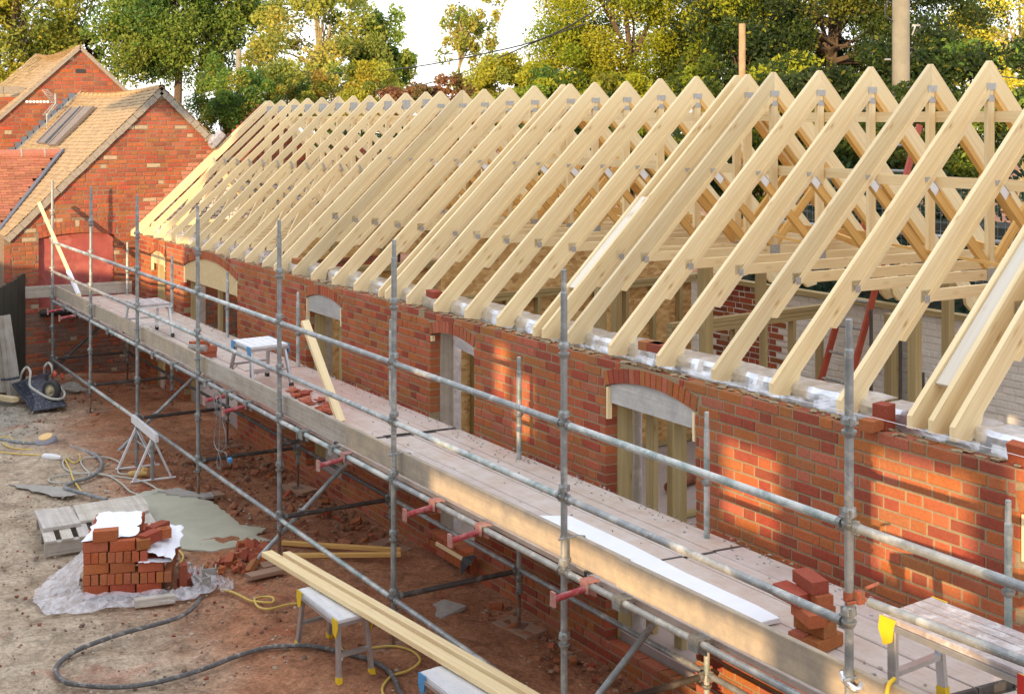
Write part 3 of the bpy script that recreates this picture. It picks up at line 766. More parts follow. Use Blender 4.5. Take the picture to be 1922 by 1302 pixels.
def on_roof1(u, v, lift=.03):
    d = ray(u, v); o = eye(); k = (o.z - (G1['z'] + lift - G1['s'] * (G1['x'] - o.x))) / (G1['s'] * d.x - d.z); return o + d * k
# two weathered roof lights against the tall gable
for i, (qa, qb, qc, qd) in enumerate([((134, 203), (151, 201), (85, 268), (70, 268)), ((157, 200), (176, 200), (106, 270), (90, 272))]):
    P = [on_roof1(*q, .05) for q in (qa, qb, qc, qd)]
    m = MB(); nn = Vector((-.7, 0, .7)) * .05
    for k in range(4):
        k2 = (k + 1) % 4; m.face([P[k], P[k2], P[k2] - nn, P[k] - nn])
    m.face(P); m.build('roof_light', M['slate'], g1)
    m = MB(); m.beam(P[1], P[2], .03, .05); m.build('roof_light_rim', M['lead'] if i == 0 else M['slate'], g1)
    m = MB(); m.beam(P[0], P[3], .03, .04); m.build('roof_light_rim', M['lead'] if i == 0 else M['slate'], g1)
# stepped lead flashing where the roof meets the tall gable
m = MB(); 
for k in range(20):
    x = G1['x'] - .12 - k * .105; z = G1['z'] - (G1['x'] - x) * G1['s']
    m.box((x - .1, 27.77, z - .06), (x + .02, 27.79, z + .13))
m.build('lead_flashing', M['lead'], g1)
m = MB(); a = Vector((G1['x'], 27.74, G1['z'] + .05)); m.beam(a, a + dl * 2.9, .07, .025); m.build('flashing_strip', M['galv'], g1)
m = MB(); a = Vector((3.84, GY - .02, 2.08)); m.tube(a, a + Vector((0, .9, 0)), .045, 12); m.build('gutter', M['black'], g1)
m = MB(); m.tube((3.84, GY + .12, 2.05), (3.87, GY + .12, 1.7), .035, 12); m.build('downpipe', M['plastic_white'], g1)

# cross wing with a red tiled roof
cw = empty('cross_wing', (2.5, 23, 0), 'low wing with clean red clay tiled roof in front of the yellow roof', 'building')
dd = Vector((0, -1.38, -1.12)).normalized(); LD = math.hypot(1.38, 1.12)
m = MB()
tiles(m, (0.2, 24.23, 3.255), (1, 0, 0), dd, 4.9, LD + .06, .062, .17, col_red, lambda a, d: 0.2 + a < 4.977 - 1.147 * d / LD - .03, 0, 9, .012)
m.build('roof', M['redtile'], cw)
m = MB(); a = Vector((.2, 24.23, 3.24)); m.face([a, a + Vector((4.77, 0, 0)), Vector((3.83, 22.85, 2.12)), Vector((.2, 22.85, 2.12))])
m.face([a, Vector((.2, 26.2, 2.0)), Vector((4.2, 26.2, 2.0)), a + Vector((4.77, 0, 0))]); m.build('roof_underside', M['redtile'], cw)
for f in (): pass
m = MB()
for k in range(14):
    x = .1 + k * .355; m.lathe((x, 24.23, 3.245), (min(x + .35, 5.0), 24.23, 3.245), [(0, .085), (min(.35, 5.0 - x), .085)], 12, cap=False, col=(.40, .16, .11))
m.build('ridge_tiles', M['redtile'], cw)
m = MB()
for k in range(14): m.lathe((.1 + k * .355 - .012, 24.23, 3.245), (.1 + k * .355 + .012, 24.23, 3.245), [(0, .092), (.024, .092)], 12)
m.build('ridge_mortar', M['concrete'], cw)
m = MB(); m.beam((5.0, 24.2, 3.32), (3.80, 22.78, 2.15), .08, .03, up=(-.6, -.3, .7)); m.build('valley_lead', M['lead'], cw)
wall_custom(lambda s, z, n: (s, 22.95 - n, z), 0.2, 3.86, -.2, 2.08, .07, .34, None, None, 35, [Opening(.4, 3.35, 1.55, .06, 1.2, .10)]).build('wall', [M['oldbrick'], M['oldmortar']], cw)
m = MB(); m.box((.4, 22.98, 1.2), (3.4, 23.0, 1.62)); m.build('window_board', M['plastic_white'], cw)

# taller building behind
G2 = dict(x=6.05, z=5.22, s=.955); Y2 = 27.8
g2 = empty('tall_outbuilding', (6.05, Y2, 0), 'taller orange brick building whose plain gable rises behind the yellow roof', 'building')
def clip2(z): h = (G2['z'] - z) / G2['s']; return (G2['x'] - h, G2['x'] + h)
wall_custom(lambda s, z, n: (s, Y2 - n, z), 3.2, 8.9, 1.9, 5.2, .078, .36, None, clip2, 41).build('gable_wall', [M['oldbrick'], M['oldmortar']], g2)
m = MB(); a0 = at_y(142, 130, Y2 - .012); a1 = at_y(160, 137, Y2 - .012); m.box((a0.x, Y2 - .02, a1.z), (a1.x, Y2 - .008, a0.z)); m.build('vent_slot', M['black'], g2)  # black block on the face stands in for a shaded slot
dl2 = Vector((-1, 0, -G2['s'])).normalized(); dr2 = Vector((1, 0, -G2['s'])).normalized()
m = MB()
tiles(m, (G2['x'], Y2 - .06, G2['z'] + .03), (0, 1, 0), dl2, 4.3, 3.9, .09, .16, col_lichen, None, .16, 5)
tiles(m, (G2['x'], Y2 - .06, G2['z'] + .03), (0, 1, 0), dr2, 4.3, 3.4, .09, .16, col_lichen, None, .16, 6)
m.build('roof', M['tile'], g2)
m = MB()
for d, l in ((dl2, 3.9), (dr2, 3.4)):
    a = Vector((G2['x'], Y2, G2['z'] - .24)); b = Vector((0, 4.1, -.1)); m.face([a, a + b, a + b + d * l, a + d * l])
m.face([(G2['x'], Y2 + 4, 5.0), (G2['x'] - 3.2, Y2 + 4, 1.9), (G2['x'] + 3.2, Y2 + 4, 1.9)]); m.build('roof_underside', M['slate'], g2)
m = MB()
for d, l in ((dl2, 3.8), (dr2, 3.3)):
    a = Vector((G2['x'], Y2 - .03, G2['z'] - .02)); m.beam(a, a + d * l, .07, .06)
m.build('verge_mortar', M['verge'], g2)
# low chimney-like parapet at the left edge
pk = at_y(0, 175, 29.2)
t = empty('parapet_wall', (pk.x - .3, 29.2, 0), 'low brick parapet with a worn coping at the left edge beside the tall roof', 'wall')
wall_custom(lambda s, z, n: (s, 29.2 - n, z), pk.x - 3, at_y(40, 175, 29.2).x, 2.5, at_y(20, 176, 29.2).z, .08, .36, None, None, 43).build('brickwork', [M['oldbrick'], M['oldmortar']], t)
zc = at_y(20, 176, 29.2).z; xr_ = at_y(45, 175, 29.2).x; m = MB()
for k in range(9): m.box((xr_ - .4 * (k + 1) + .01, 29.1, zc), (xr_ - .4 * k, 29.32, zc + .14))
m.build('coping', M['verge'], t)
# aerial on the tall gable
def AY(u, v): return at_y(u, v, 27.2)
t = empty('tv_aerial', AY(88, 238), 'television aerial with small rings and grid reflector against the tall gable', 'aerial')
m = MB(); m.tube(AY(88, 240), AY(88, 214), .012, 8); m.tube(AY(104, 176), AY(104, 196), .02, 8); m.path([AY(88, 216), AY(96, 206), AY(106, 192)], .014); m.build('mast', M['galv'], t)
m = MB(); m.tube(AY(48, 191), AY(102, 193), .010, 8); m.build('boom', M['galv'], t)
m = MB()
for k in range(7):
    c = AY(50 + k * 6.5, 191.2); m.lathe(c - Vector((0, .03, 0)), c + Vector((0, .01, 0)), [(0, .012), (.0, .026), (.008, .026), (.008, .012)], 10)
m.build('directors', M['plastic_white'], t)
m = MB()
for k in range(8):
    m.tube(AY(79 + k * 2.6, 170 + k * 2.6), AY(89 + k * 2.2, 168 + k * 3), .006, 6)
    m.tube(AY(80 + k * 2.2, 216 - k * 2.6), AY(90 + k * 2.0, 217 - k * 2.9), .006, 6)
m.tube(AY(79, 169), AY(98, 192), .008, 6); m.tube(AY(88, 168), AY(108, 190), .008, 6); m.tube(AY(80, 217), AY(99, 196), .008, 6); m.tube(AY(90, 217), AY(108, 196), .008, 6)
m.build('reflector', M['galv'], t)
m = MB(); m.path(spline([AY(18, 213), AY(40, 225), AY(64, 238), AY(80, 244)], 5), .006, 6); tag(m.build('aerial_cable', M['clay']), 'thin cable running down to the aerial bracket', 'cable')

# dark fence at the left
MODE = 'site'
ft = empty('board_fence', (3.6, 20.8, 0), 'dark green brown board fence meeting the corner of the old gable', 'fence')
fp = [(4.02, 22.12), (3.54, 21.34), (2.7, 20.0)]
m = MB(); rn = random.Random(2)
for (ax, ay), (bx, by) in zip(fp, fp[1:]):
    n = int(math.hypot(bx - ax, by - ay) / .13)
    for k in range(n):
        f = (k + .5) / n; x = ax + (bx - ax) * f; y = ay + (by - ay) * f
        m.beam((x, y, -.1), (x, y, 1.56 - .13 * (4.02 - x) / .48 * .9 + rn.uniform(-.008, .008)), .15, .018 + .008 * (k % 2), up=(by - ay, ax - bx, 0))
m.build('boards', M['fence'], ft)
m = MB()
for (ax, ay), (bx, by) in zip(fp, fp[1:]):
    for z in (.3, 1.0): m.beam((ax - .03, ay, z), (bx - .03, by, z), .04, .08)
m.build('rails', M['fence'], ft)

# ------------------------------------------------------------------ roof trusses
XR, ZR, RS, TT = 8.03, 4.236, .874, .038
MODE = 'roof'
def make_truss(near=True, variant=0):
    root = empty('roof_truss', (XR, 0, 2.1))
    zr = ZR - 2.1; RR = .907; xr_e = 2.30
    t2 = TT / 2; vt = .185 if near else .120
    wood = M['timber']
    for sgn in (-1, 1):
        f = lambda x, z: (sgn * x, z)
        rs, xe = (.874, 2.34) if sgn < 0 else (RR, xr_e)
        ztip = zr - rs * xe; vt_ = vt
        poly = [f(.0, zr - .012), f(.012, zr - .004), f(xe, ztip), f(xe, ztip - .07), f(xe - .15, ztip - .09), f(xe - .235, ztip - .005 - .02), f(xe - .26, zr - rs * (xe - .26) - vt_), f(0, zr - vt_)]
        if sgn < 0: poly = poly[::-1]
        m = MB(); m.prism(poly, -t2, t2, 'y'); m.build('rafter', wood, root, local=True)
        if near:
            a, b = .03, (1.76 if sgn < 0 else 1.70)
            top = lambda x: zr - rs * x - vt_ + .006
            poly = [f(a, top(a)), f(b, top(b)), f(b + .03, top(b) - .035), f(b - .02, top(b) - .045), f(a, top(a) - .055)]
            if sgn < 0: poly = poly[::-1]
            m = MB(); m.prism(poly, -t2 - .008, t2 + .008, 'y'); m.build('packing_strip', wood if sgn < 0 else M['timber2'], root, local=True)  # rear strip's amber stands in for warm light bounced between timbers
    zt = (2.70 if near else 2.27) - 2.1
    xl = -1.58 if near else -2.05
    m = MB(); m.beam((xl, 0, zt + .03), (1.55 if near else 2.05, 0, zt - .03), TT, .072); m.build('ceiling_tie', wood, root, local=True)
    m = MB(); m.beam((0, 0, zt + .03), (0, 0, zr - vt - .02), .08 if near else .06, TT, up=(0, 1, 0)); m.build('king_post', wood, root, local=True)
    webs = [((-.02, zt + .05), (-.73, zr - .874 * .73 - vt - .04)), ((.02, zt + .05), (.70, zr - RR * .70 - vt - .05))] if near else [((-.1, zt + .04), (-1.0, zr - .874 * 1.0 - vt)), ((.1, zt + .04), (.95, zr - RR * .95 - vt)), ((-1.55, zt + .03), (-1.0, zr - .874 * 1.0 - vt)), ((1.5, zt + .03), (.95, zr - RR * .95 - vt))]
    for (a0, a1), (b0, b1) in webs:
        m = MB(); m.beam((a0, 0, a1), (b0, 0, b1), TT * .96, .068); m.build('diagonal_web', M['timber2'] if near else M['timber'], root, local=True)
    def plate(x0, x1, z0, z1, off=.003):
        m = MB(); m.box((x0, -t2 - off, z0), (x1, t2 + off, z1)); m.build('nail_plate', M['plate'], root, local=True)
    if near:
        plate(-.055, .055, zr - .215, zr - .165, .005); plate(-.04, .04, zr - .295, zr - .25, .003)
        plate(-1.55, -1.50, zt - .012, zt + .035, .010); plate(-.79, -.73, zr - .874 * .76 - vt, zr - .874 * .76 - vt + .03, .006)
    else:
        plate(-.06, .06, zr - .22, zr - .10, .005); plate(-1.93, -1.83, zt - .0, zt + .07, .005)
        d = Vector((-.72, 0, -.58)).normalized(); m = MB(); c = Vector((-1.0, 0, zr - .874 * 1.0 - vt + .02)); m.beam(c + Vector((-.02, 0, .05)), c + Vector((.03, 0, -.04)), TT + .012, .03, up=(1, 0, .7)); m.build('nail_plate', M['plate'], root, local=True)
    plate(-.06, .06, zt - .045, zt + .045, .005)
    if near:
        a = Vector((-.73, 0, zr - .874 * .73 - vt - .04)); b = Vector((-.02, 0, zt + .05)); d = (b - a).normalized(); nrm = Vector((-d.z, 0, d.x))
        m = MB(); m.beam(a + nrm * .037 + d * .0, a + nrm * .037 + d * .13, .05, .002, up=nrm); m.build('paper_tag', M['white'], root, local=True)
        m = MB(); m.beam(a + nrm * .0 + d * .01 + Vector((0, -t2 - .002, 0)), a + d * .10 + Vector((0, -t2 - .002, 0)), .002, .06, up=nrm); m.build('paper_tag', M['white'], root, local=True)
    return root
apex_u = [1858, 1745, 1635, 1538, 1452, 1403, 1383, 1308, 1240, 1175, 1116.7, 1070, 1056.7, 1002.7, 955, 909, 868, 826.7, 800, 761.7, 727, 694, 662.7, 635, 605, 578, 553, 528, 506, 500]
ys = [3550.2 * XR / (u + 540) - .5512 * XR for u in apex_u]
tip_y = lambda u: 3550.2 * 5.69 / (u + 540) - .5512 * 5.69 + .18163 * (8.03 - 5.69)
ys = [tip_y(2120), tip_y(1952), tip_y(1787), tip_y(1747), tip_y(1708), tip_y(1572)] + ys
ys = sorted(y for y in ys if y < 22.75) if False else ys
T_near = make_truss(True); T_far = make_truss(False)
used = {}
special = {1383: 'pale timber truss doubled close behind its neighbour left of the thin brown post', 1403: 'pale timber truss in front of its close twin, below the thin brown post',
           1056.7: 'left one of the close pair of timber trusses at the middle of the ridge', 1070: 'right one of the close pair of timber trusses at the middle of the ridge',
           800: 'pale timber truss capping the strand board gable panel', 500: 'timber truss fixed hard against the old brick gable'}
for i, y in enumerate(ys):
    near = y < 16.7; src = T_near if near else T_far
    o = src if src not in used.values() and src not in used else copy_tree(src)
    used[src] = True
    o.location = (XR, y, 2.1 - .0064 * (y - 7.46) + random.uniform(-.006, .006)); o.rotation_euler = (random.uniform(-.004, .004), 0, random.uniform(-.004, .004))
    u = apex_u[i - 6] if i >= 6 else None
    lab = special.get(u) or 'pale timber roof truss, %s from the near right end' % ORD[i]
    tag(o, lab, 'roof truss', 'timber trusses along the new roof')
# extra loose pieces in the roof
def between(y0, y1, x0, x1, mat, lab, name='infill_board', lift=-.03):
    m = MB(); z = lambda x: ZR - .0064 * (y0 - 7.46) - RS * (XR - x)
    m.beam((x0, (y0 + y1) / 2, z(x0) + lift), (x1, (y0 + y1) / 2, z(x1) + lift), abs(y1 - y0) - .045, .02, up=(-RS, 0, 1)); return tag(m.build(name, mat), lab, 'board')
M['whiteboard'] = mat_wood('white_planed_board', (.80, .76, .66), (.74, .68, .56), 0, knots=True)
between(tip_y(1747), tip_y(1708), 5.90, 6.95, M['whiteboard'], 'pale planed board packed between the close pair of near rafters')
py = [y for y, u in zip(ys[6:], apex_u) if u in (1403, 1383)]
between(py[0], py[1], 6.05, 6.85, M['whiteboard'], 'pale board packed between the paired rafters below the thin brown post')
for (y0, y1, x, z, lab) in [(4.0, 8.8, XR + .07, 3.34, 'long binder timber tying the nearest king posts at mid height'), (8.85, 14.2, XR + .07, 3.37, 'binder timber tying the middle king posts at mid height'),
                            (6.8, 9.8, XR + .07, 3.83, 'short upper binder timber close under the near apexes'), (9.9, 15.5, XR + .07, 3.84, 'upper binder timber under the middle apexes'), (17.0, 22.0, XR + .07, 3.83, 'upper binder timber under the far apexes'),
                            (9.2, 16.0, 8.9, 2.79, 'binder laid along the rear of the middle ceiling ties')]:
    m = MB(); m.beam((x, y0, z), (x, y1, z), .038, .08); tag(m.build('binder', M['timber2'] if z < 3 else M['timber']), lab, 'binder timber')
for i, (y0, y1) in enumerate([(7.0, 8.6), (8.9, 10.6), (10.9, 12.8), (5.2, 6.8)]):
    m = MB(); m.beam((XR + .1, y0, 2.80), (XR + 1.3, y1, 2.77), .04, .05); m.beam((XR - .4, y0, 2.82), (XR + .3, y1 + .4, 2.82), .02, .02)
    tag(m.build('roof_brace', M['timber2']), 'amber diagonal brace lying across the ceiling ties, %s from the near end' % ORD[[1, 2, 3, 0][i]], 'brace', 'diagonal braces on the ties')

# rear scaffold tube and mesh seen through the near trusses
for i, (z, lab) in enumerate([(3.12, 'upper grey scaffold tube behind the rear slope'), (2.55, 'lower grey scaffold tube behind the rear slope')]):
    m = MB(); m.tube((11.6, 4.0, z), (11.6, 13.5, z), .026, 12); tag(m.build('guard_rail', M['galv']), lab, 'scaffold tube')
m = MB()
for k in range(90): m.tube((11.7, 4.5 + k * .1, 2.0), (11.7, 4.5 + k * .1, 3.1), .0022, 4)
for k in range(12): m.tube((11.7, 4.4, 2.0 + k * .1), (11.7, 13.6, 2.0 + k * .1), .0022, 4)
tag(m.build('mesh_fence_panel', M['galv']), 'grey wire mesh panels standing behind the rear wall before the dark hedge', 'mesh fence')

MODE = 'site'
# foil covered cavity insulation along the wall head
def foil_run(y0, y1, lab, seed, mat):
    rn = random.Random(seed); m = MB(); n = int((y1 - y0) / .035)
    prof = [(XW + .19, ZT - .02), (XW + .20, ZT + .03), (XW + .205, ZT + .065), (XW + .22, ZT + .095), (XW + .29, ZT + .105), (XW + .38, ZT + .11)]
    ph = [rn.uniform(0, 6) for _ in range(6)]; rows = []
    for i in range(n + 1):
        y = y0 + (y1 - y0) * i / n; k = .007 * math.sin(y * 19 + ph[0]) + .004 * math.sin(y * 41 + ph[1]) + rn.uniform(-.0015, .0015)
        h = .006 * math.sin(y * 5 + ph[2])
        rows.append([(px + k * (.4 + .5 * math.sin(j * 1.7 + y * 9 + ph[3])), y, pz + h * (j / 5) + k * .5 * math.sin(y * 13 + j)) for j, (px, pz) in enumerate(prof)])
    for i in range(n):
        for j in range(5): m.face([rows[i][j], rows[i + 1][j], rows[i + 1][j + 1], rows[i][j + 1]], None, None, 0, True)
    tag(m.build('foil_insulation', mat), lab, 'insulation', 'foil insulation along the wall head')
yy = [3.4, 5.0, 6.29, 8.5, 10.2, 12.6, 14.8, 16.5]
for i, (a, b) in enumerate(zip(yy, yy[1:])): foil_run(a + .01, b - .01, 'shiny foil insulation between rafter feet, %s length from the near end' % ORD[i], i, M['foil'])
foil_run(16.5, 21.9, 'dull plastic wrapped insulation between the far rafter feet', 20, M['wrap'])
# grey lumpy plastic bundle at the top of the first rafters by the old verge
m = MB(); MODE = 'old'; c = at_y(409, 257, 22.0); m.beam(c + Vector((-.09, 0, -.12)), c + Vector((.07, 0, .06)), .16, .13, up=(-.7, 0, .7), bev=.02); m.blob(c + Vector((-.09, 0, -.10)), (.07, .07, .10), 6, sub=2); tag(m.build('plastic_bundle', mat_plain('grey_plastic', (.40, .40, .43), .35, 0, .5, 14)), 'crumpled grey plastic bundle wedged between the old verge and the first rafter', 'plastic bundle'); MODE = 'site'

# ------------------------------------------------------------------ added unseen blockers left of the yard; they cut the low sun into patches
bt = empty('sun_blocker', (-6, -4, 0), 'unseen sun blocker added left of the yard, a tall dark slab with gaps', 'sun blocker')
def slab_with_holes(y0, y1, z0, z1, holes, x, th):
    ysn = sorted({y0, y1, *[h[0] for h in holes], *[h[1] for h in holes]}); zsn = sorted({z0, z1, *[h[2] for h in holes], *[h[3] for h in holes]})
    m = MB()
    for a, b in zip(ysn, ysn[1:]):
        for c, d in zip(zsn, zsn[1:]):
            ym, zm = (a + b) / 2, (c + d) / 2
            if any(h[0] < ym < h[1] and h[2] < zm < h[3] for h in holes): continue
            m.box((x - th, a, c), (x, b, d))
    return m
HOLES = [(-7.0, -6.55, 3.35, 4.1), (-6.3, -5.55, 3.30, 3.95), (-4.75, -4.2, 3.25, 3.75), (-1.75, -1.45, 3.28, 3.75), (-1.35, -1.1, 3.5, 3.95), (-5.3, -3.8, 2.0, 2.72), (-1.2, -.85, 2.5, 2.75), (-5.0, -1.3, 2.98, 3.14), (-7.5, -5.4, 3.02, 3.16), (7.9, 9.25, 3.35, 4.15)]  # gaps placed so sun patches land on the wall, rails and boards
slab_with_holes(-20, 9.3, -.3, 6.7, HOLES, -6, .03).build('wall', M['fence'], bt)
m = MB(); m.beam((-8, -20, 6.75), (-8, 9.3, 6.75), 4.2, .08); m.build('roof', M['slate'], bt)
m = MB(); m.box((-6.2, 9.35, -.3), (-6, 18.5, 3.35)); tag(m.build('low_sun_blocker', M['concrete']), 'lower unseen sun blocker added beyond the tall one', 'wall')  # added unseen slab that sets the shade line at the far end

# ------------------------------------------------------------------ scaffold
CUPS = [.356, .78, 1.205, 1.63, 2.055, 2.45]
def cup(z, r=.0215):
    m = MB()
    m.lathe((0, 0, z - .045), (0, 0, z), [(0, r), (.004, r + .006), (.022, r + .015), (.030, r + .015), (.032, r)], 14)      # lower cup
    m.lathe((0, 0, z + .012), (0, 0, z + .05), [(0, r + .015), (.022, r + .012), (.036, r + .004), (.038, r)], 14)         # sliding top cup
    for k in range(3):
        a = k * 2.1 + .4; m.box((math.cos(a) * (r + .012) - .006, math.sin(a) * (r + .012) - .006, z + .008), (math.cos(a) * (r + .012) + .006, math.sin(a) * (r + .012) + .006, z + .042))
    return m
def make_standard(top, cups, body='galv', r=.0215, spig=.13):
    t = empty('scaffold_standard', (0, 0, 0))
    m = MB(); m.lathe((0, 0, .27), (0, 0, top - spig), [(0, r), (.01, r), (top - spig - .28, r), (top - spig - .27, r * .8)], 16); m.build('tube', M[body], t, local=True)
    m = MB(); m.lathe((0, 0, top - spig - .005), (0, 0, top), [(0, r * .78), (spig - .004, r * .78), (spig, r * .6)], 14); m.build('spigot', M[body], t, local=True)
    for z in cups: cup(z, r).build('cup_joint', M['cup'], t, local=True)
    m = MB(); m.lathe((0, 0, -.02), (0, 0, .3), [(0, .014), (.32, .014)], 12); m.build('jack_rod', M['rust'], t, local=True)
    m = MB(); m.lathe((0, 0, .225), (0, 0, .27), [(0, .014), (.003, .026), (.03, .026), (.035, .018), (.045, .018)], 12); m.box((-.06, -.008, .235), (.06, .008, .247)); m.build('jack_nut', M['cup'], t, local=True)
    m = MB(); m.box((-.06, -.06, -.025), (.06, .06, -.018)); m.build('base_plate', M['rust'], t, local=True)
    return t
YS = [2.394 * k + 2.39 for k in range(9)]        # 2.39, 4.79 ... 21.5
s0 = make_standard(2.92, CUPS); fr = ['first', 'second', 'third', 'fourth', 'fifth', 'sixth', 'seventh', 'eighth', 'ninth']
for i, y in enumerate(YS):
    o = s0 if i == 0 else copy_tree(s0); o.location = (XS, y, .03); o.rotation_euler = (random.uniform(-.003, .003), random.uniform(-.003, .003), random.uniform(0, 6))
    tag(o, 'outer upright scaffold standard, %s from the right hand end of the front row' % fr[i], 'scaffold standard', 'outer scaffold standards')
s1 = make_standard(2.04, [.36, .78, 1.16, 1.62], 'galv_green', .0205, .11)
for i, y in enumerate(YS):
    o = s1 if i == 0 else copy_tree(s1); o.location = (XI, y + .13, -.04); o.rotation_euler = (0, 0, random.uniform(0, 6))
    tag(o, 'shorter inner scaffold standard against the wall, %s from the right hand end' % fr[i], 'scaffold standard', 'inner scaffold standards')
def ledger(p0, p1, mat, lab, group, name='scaffold_ledger', r=.0205, ends=True):
    p0, p1 = Vector(p0), Vector(p1); d = (p1 - p0).normalized(); t = empty(name, p0, lab, 'scaffold tube', group)
    m = MB(); m.tube(p0 + d * .045, p1 - d * .045, r, 14); m.build('tube', M[mat], t)
    if ends:
        for q, s in ((p0, 1), (p1, -1)):
            m = MB(); m.beam(q + d * .018 * s, q + d * .06 * s, .014, .062, bev=.003); m.lathe(q + d * .042 * s, q + d * .07 * s, [(0, r + .003), (.028, r + .003)], 12); m.build('blade_end', M['cup'], t)
    return t
RD = {2.055: 'top guard rail', 1.63: 'middle guard rail', 1.205: 'ledger under the toe board', .356: 'lowest ledger near the ground'}
for z, nm in RD.items():
    for i in range(8):
        if z == 1.63 and i == 0: continue
        ledger((XS, YS[i], z), (XS, YS[i + 1], z), 'galv' if (i + int(z * 10)) % 3 else 'galv_green', '%s, %s bay from the right' % (nm, fr[i]), nm + 's of the outer scaffold')
ledger((XS + .03, 2.3, 1.80), (XS + .03, YS[1] - .05, 1.745), 'galv', 'loose middle rail in the nearest bay held by an orange coupler', None, ends=False)
t = empty('tube_coupler', (XS, YS[1], 1.74), 'rusty orange coupler joining the nearest middle rail to its standard', 'coupler')
m = MB(); m.box((XS + .005, YS[1] - .055, 1.725), (XS + .04, YS[1] - .02, 1.78)); m.tube((XS - .05, YS[1] - .04, 1.735), (XS + .1, YS[1] - .04, 1.735), .008, 8); m.tube((XS + .05, YS[1] - .05, 1.79), (XS + .12, YS[1] - .05, 1.80), .008, 8)
m.lathe((XS, YS[1], 1.73), (XS, YS[1], 1.77), [(0, .026), (.04, .026)], 12); m.build('clamp_body', mat_plain('rusty_orange_clamp', (.50, .12, .05), .6, .2, .5, 30, (.16, .10, .07), (.45, .6)), t)
for z, nm in ((.37, 'low inner ledger running along the foot of the wall'), (1.165, 'upper inner ledger carrying the boards beside the wall')):
    for i in range(8):
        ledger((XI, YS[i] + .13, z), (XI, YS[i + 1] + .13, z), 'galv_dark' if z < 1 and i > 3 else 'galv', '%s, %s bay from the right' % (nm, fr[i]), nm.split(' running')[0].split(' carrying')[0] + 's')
for i, y in enumerate(YS):
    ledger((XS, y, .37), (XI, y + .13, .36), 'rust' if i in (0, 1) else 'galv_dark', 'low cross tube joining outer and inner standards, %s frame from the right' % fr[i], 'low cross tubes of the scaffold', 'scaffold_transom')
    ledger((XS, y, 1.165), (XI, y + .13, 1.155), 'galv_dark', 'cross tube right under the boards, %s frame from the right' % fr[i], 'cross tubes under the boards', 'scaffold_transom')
for k, i in enumerate((0, 2, 4, 6, 8)):
    y = YS[i] + .05; a = Vector((4.09, y, .0)); b = Vector((5.36, y + .04, 1.10)); d = b - a
    t = empty('scaffold_brace', a, 'sloping brace rising from the ground towards the wall, %s brace from the right' % fr[k], 'scaffold tube', 'sloping scaffold braces')
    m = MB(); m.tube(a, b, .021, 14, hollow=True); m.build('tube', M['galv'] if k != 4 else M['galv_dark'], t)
    c = a + d * .335; m = MB(); m.lathe(c - d * .02, c + d * .02, [(0, .028), (.06, .028)], 12); m.box((c.x - .03, c.y - .035, c.z - .03), (c.x + .03, c.y + .0, c.z + .03)); m.tube(c + Vector((0, -.05, .03)), c + Vector((0, .04, .03)), .006, 6); m.build('swivel_clamp', M['cup'], t)
# hooked transoms over the front ledger; the red ones poke out past it
hooks = [(10.46, 'r'), (8.19, 'r'), (6.91, 'r'), (6.58, 'g'), (8.87, 'r'), (5.88, 'g'), (20.69, 'r'), (19.92, 'r'), (16.02, 'g'), (15.24, 'g'), (14.05, 'g'), (13.4, 'r'), (12.82, 'r'), (11.38, 'g'), (10.72, 'g'), (4.2, 'g'), (18.12, 'c')]
hooks.sort()
ri = gi = 0
for y, k in hooks:
    if k == 'r': lab = 'red painted transom poking out past the front ledger, %s red one from the right' % fr[ri]; ri += 1
    elif k == 'g': lab = 'grey hooked transom clipped over the front ledger, %s grey one from the right' % fr[gi]; gi += 1
    else: lab = 'rusty swivel clamp transom on the front ledger near the old gable'
    t = empty('hooked_transom', (XS, y, 1.15), lab, 'scaffold transom', 'red hooked transoms' if k == 'r' else 'grey hooked transoms')
    red = k == 'r'
    m = MB(); m.box((XS - .028, y - .04, 1.225), (XS + .05, y + .04, 1.235)); m.box((XS - .034, y - .04, 1.165), (XS - .026, y + .04, 1.235)); m.box((XS + .024, y - .03, 1.14), (XS + .034, y + .03, 1.228))
    m.build('hook', M['redclamp'] if red and y < 12 else M['cup'], t)
    m = MB(); m.tube((XS + .03, y, 1.165), (XI + .02, y + .1, 1.155), .018, 12); m.build('tube', M['galv_dark'], t)
    if red:
        m = MB(); m.tube((XS - .225, y, 1.158), (XS - .03, y, 1.185), .0185, 14); m.build('stub', M['redsteel'], t)
        m = MB(); m.box((XS - .24, y - .022, 1.118), (XS - .225, y + .022, 1.20)); m.build('end_plate', M['redclamp'], t)
p = at_z(490, 820, .97); m = MB(); m.tube((XS + .02, 12.0, .99), (XI, 12.15, 1.03), .02, 12, hollow=True); tag(m.build('spare_tube', M['galv_dark']), 'short dark tube end lying under the ledger beside the fifth standard', 'scaffold tube')

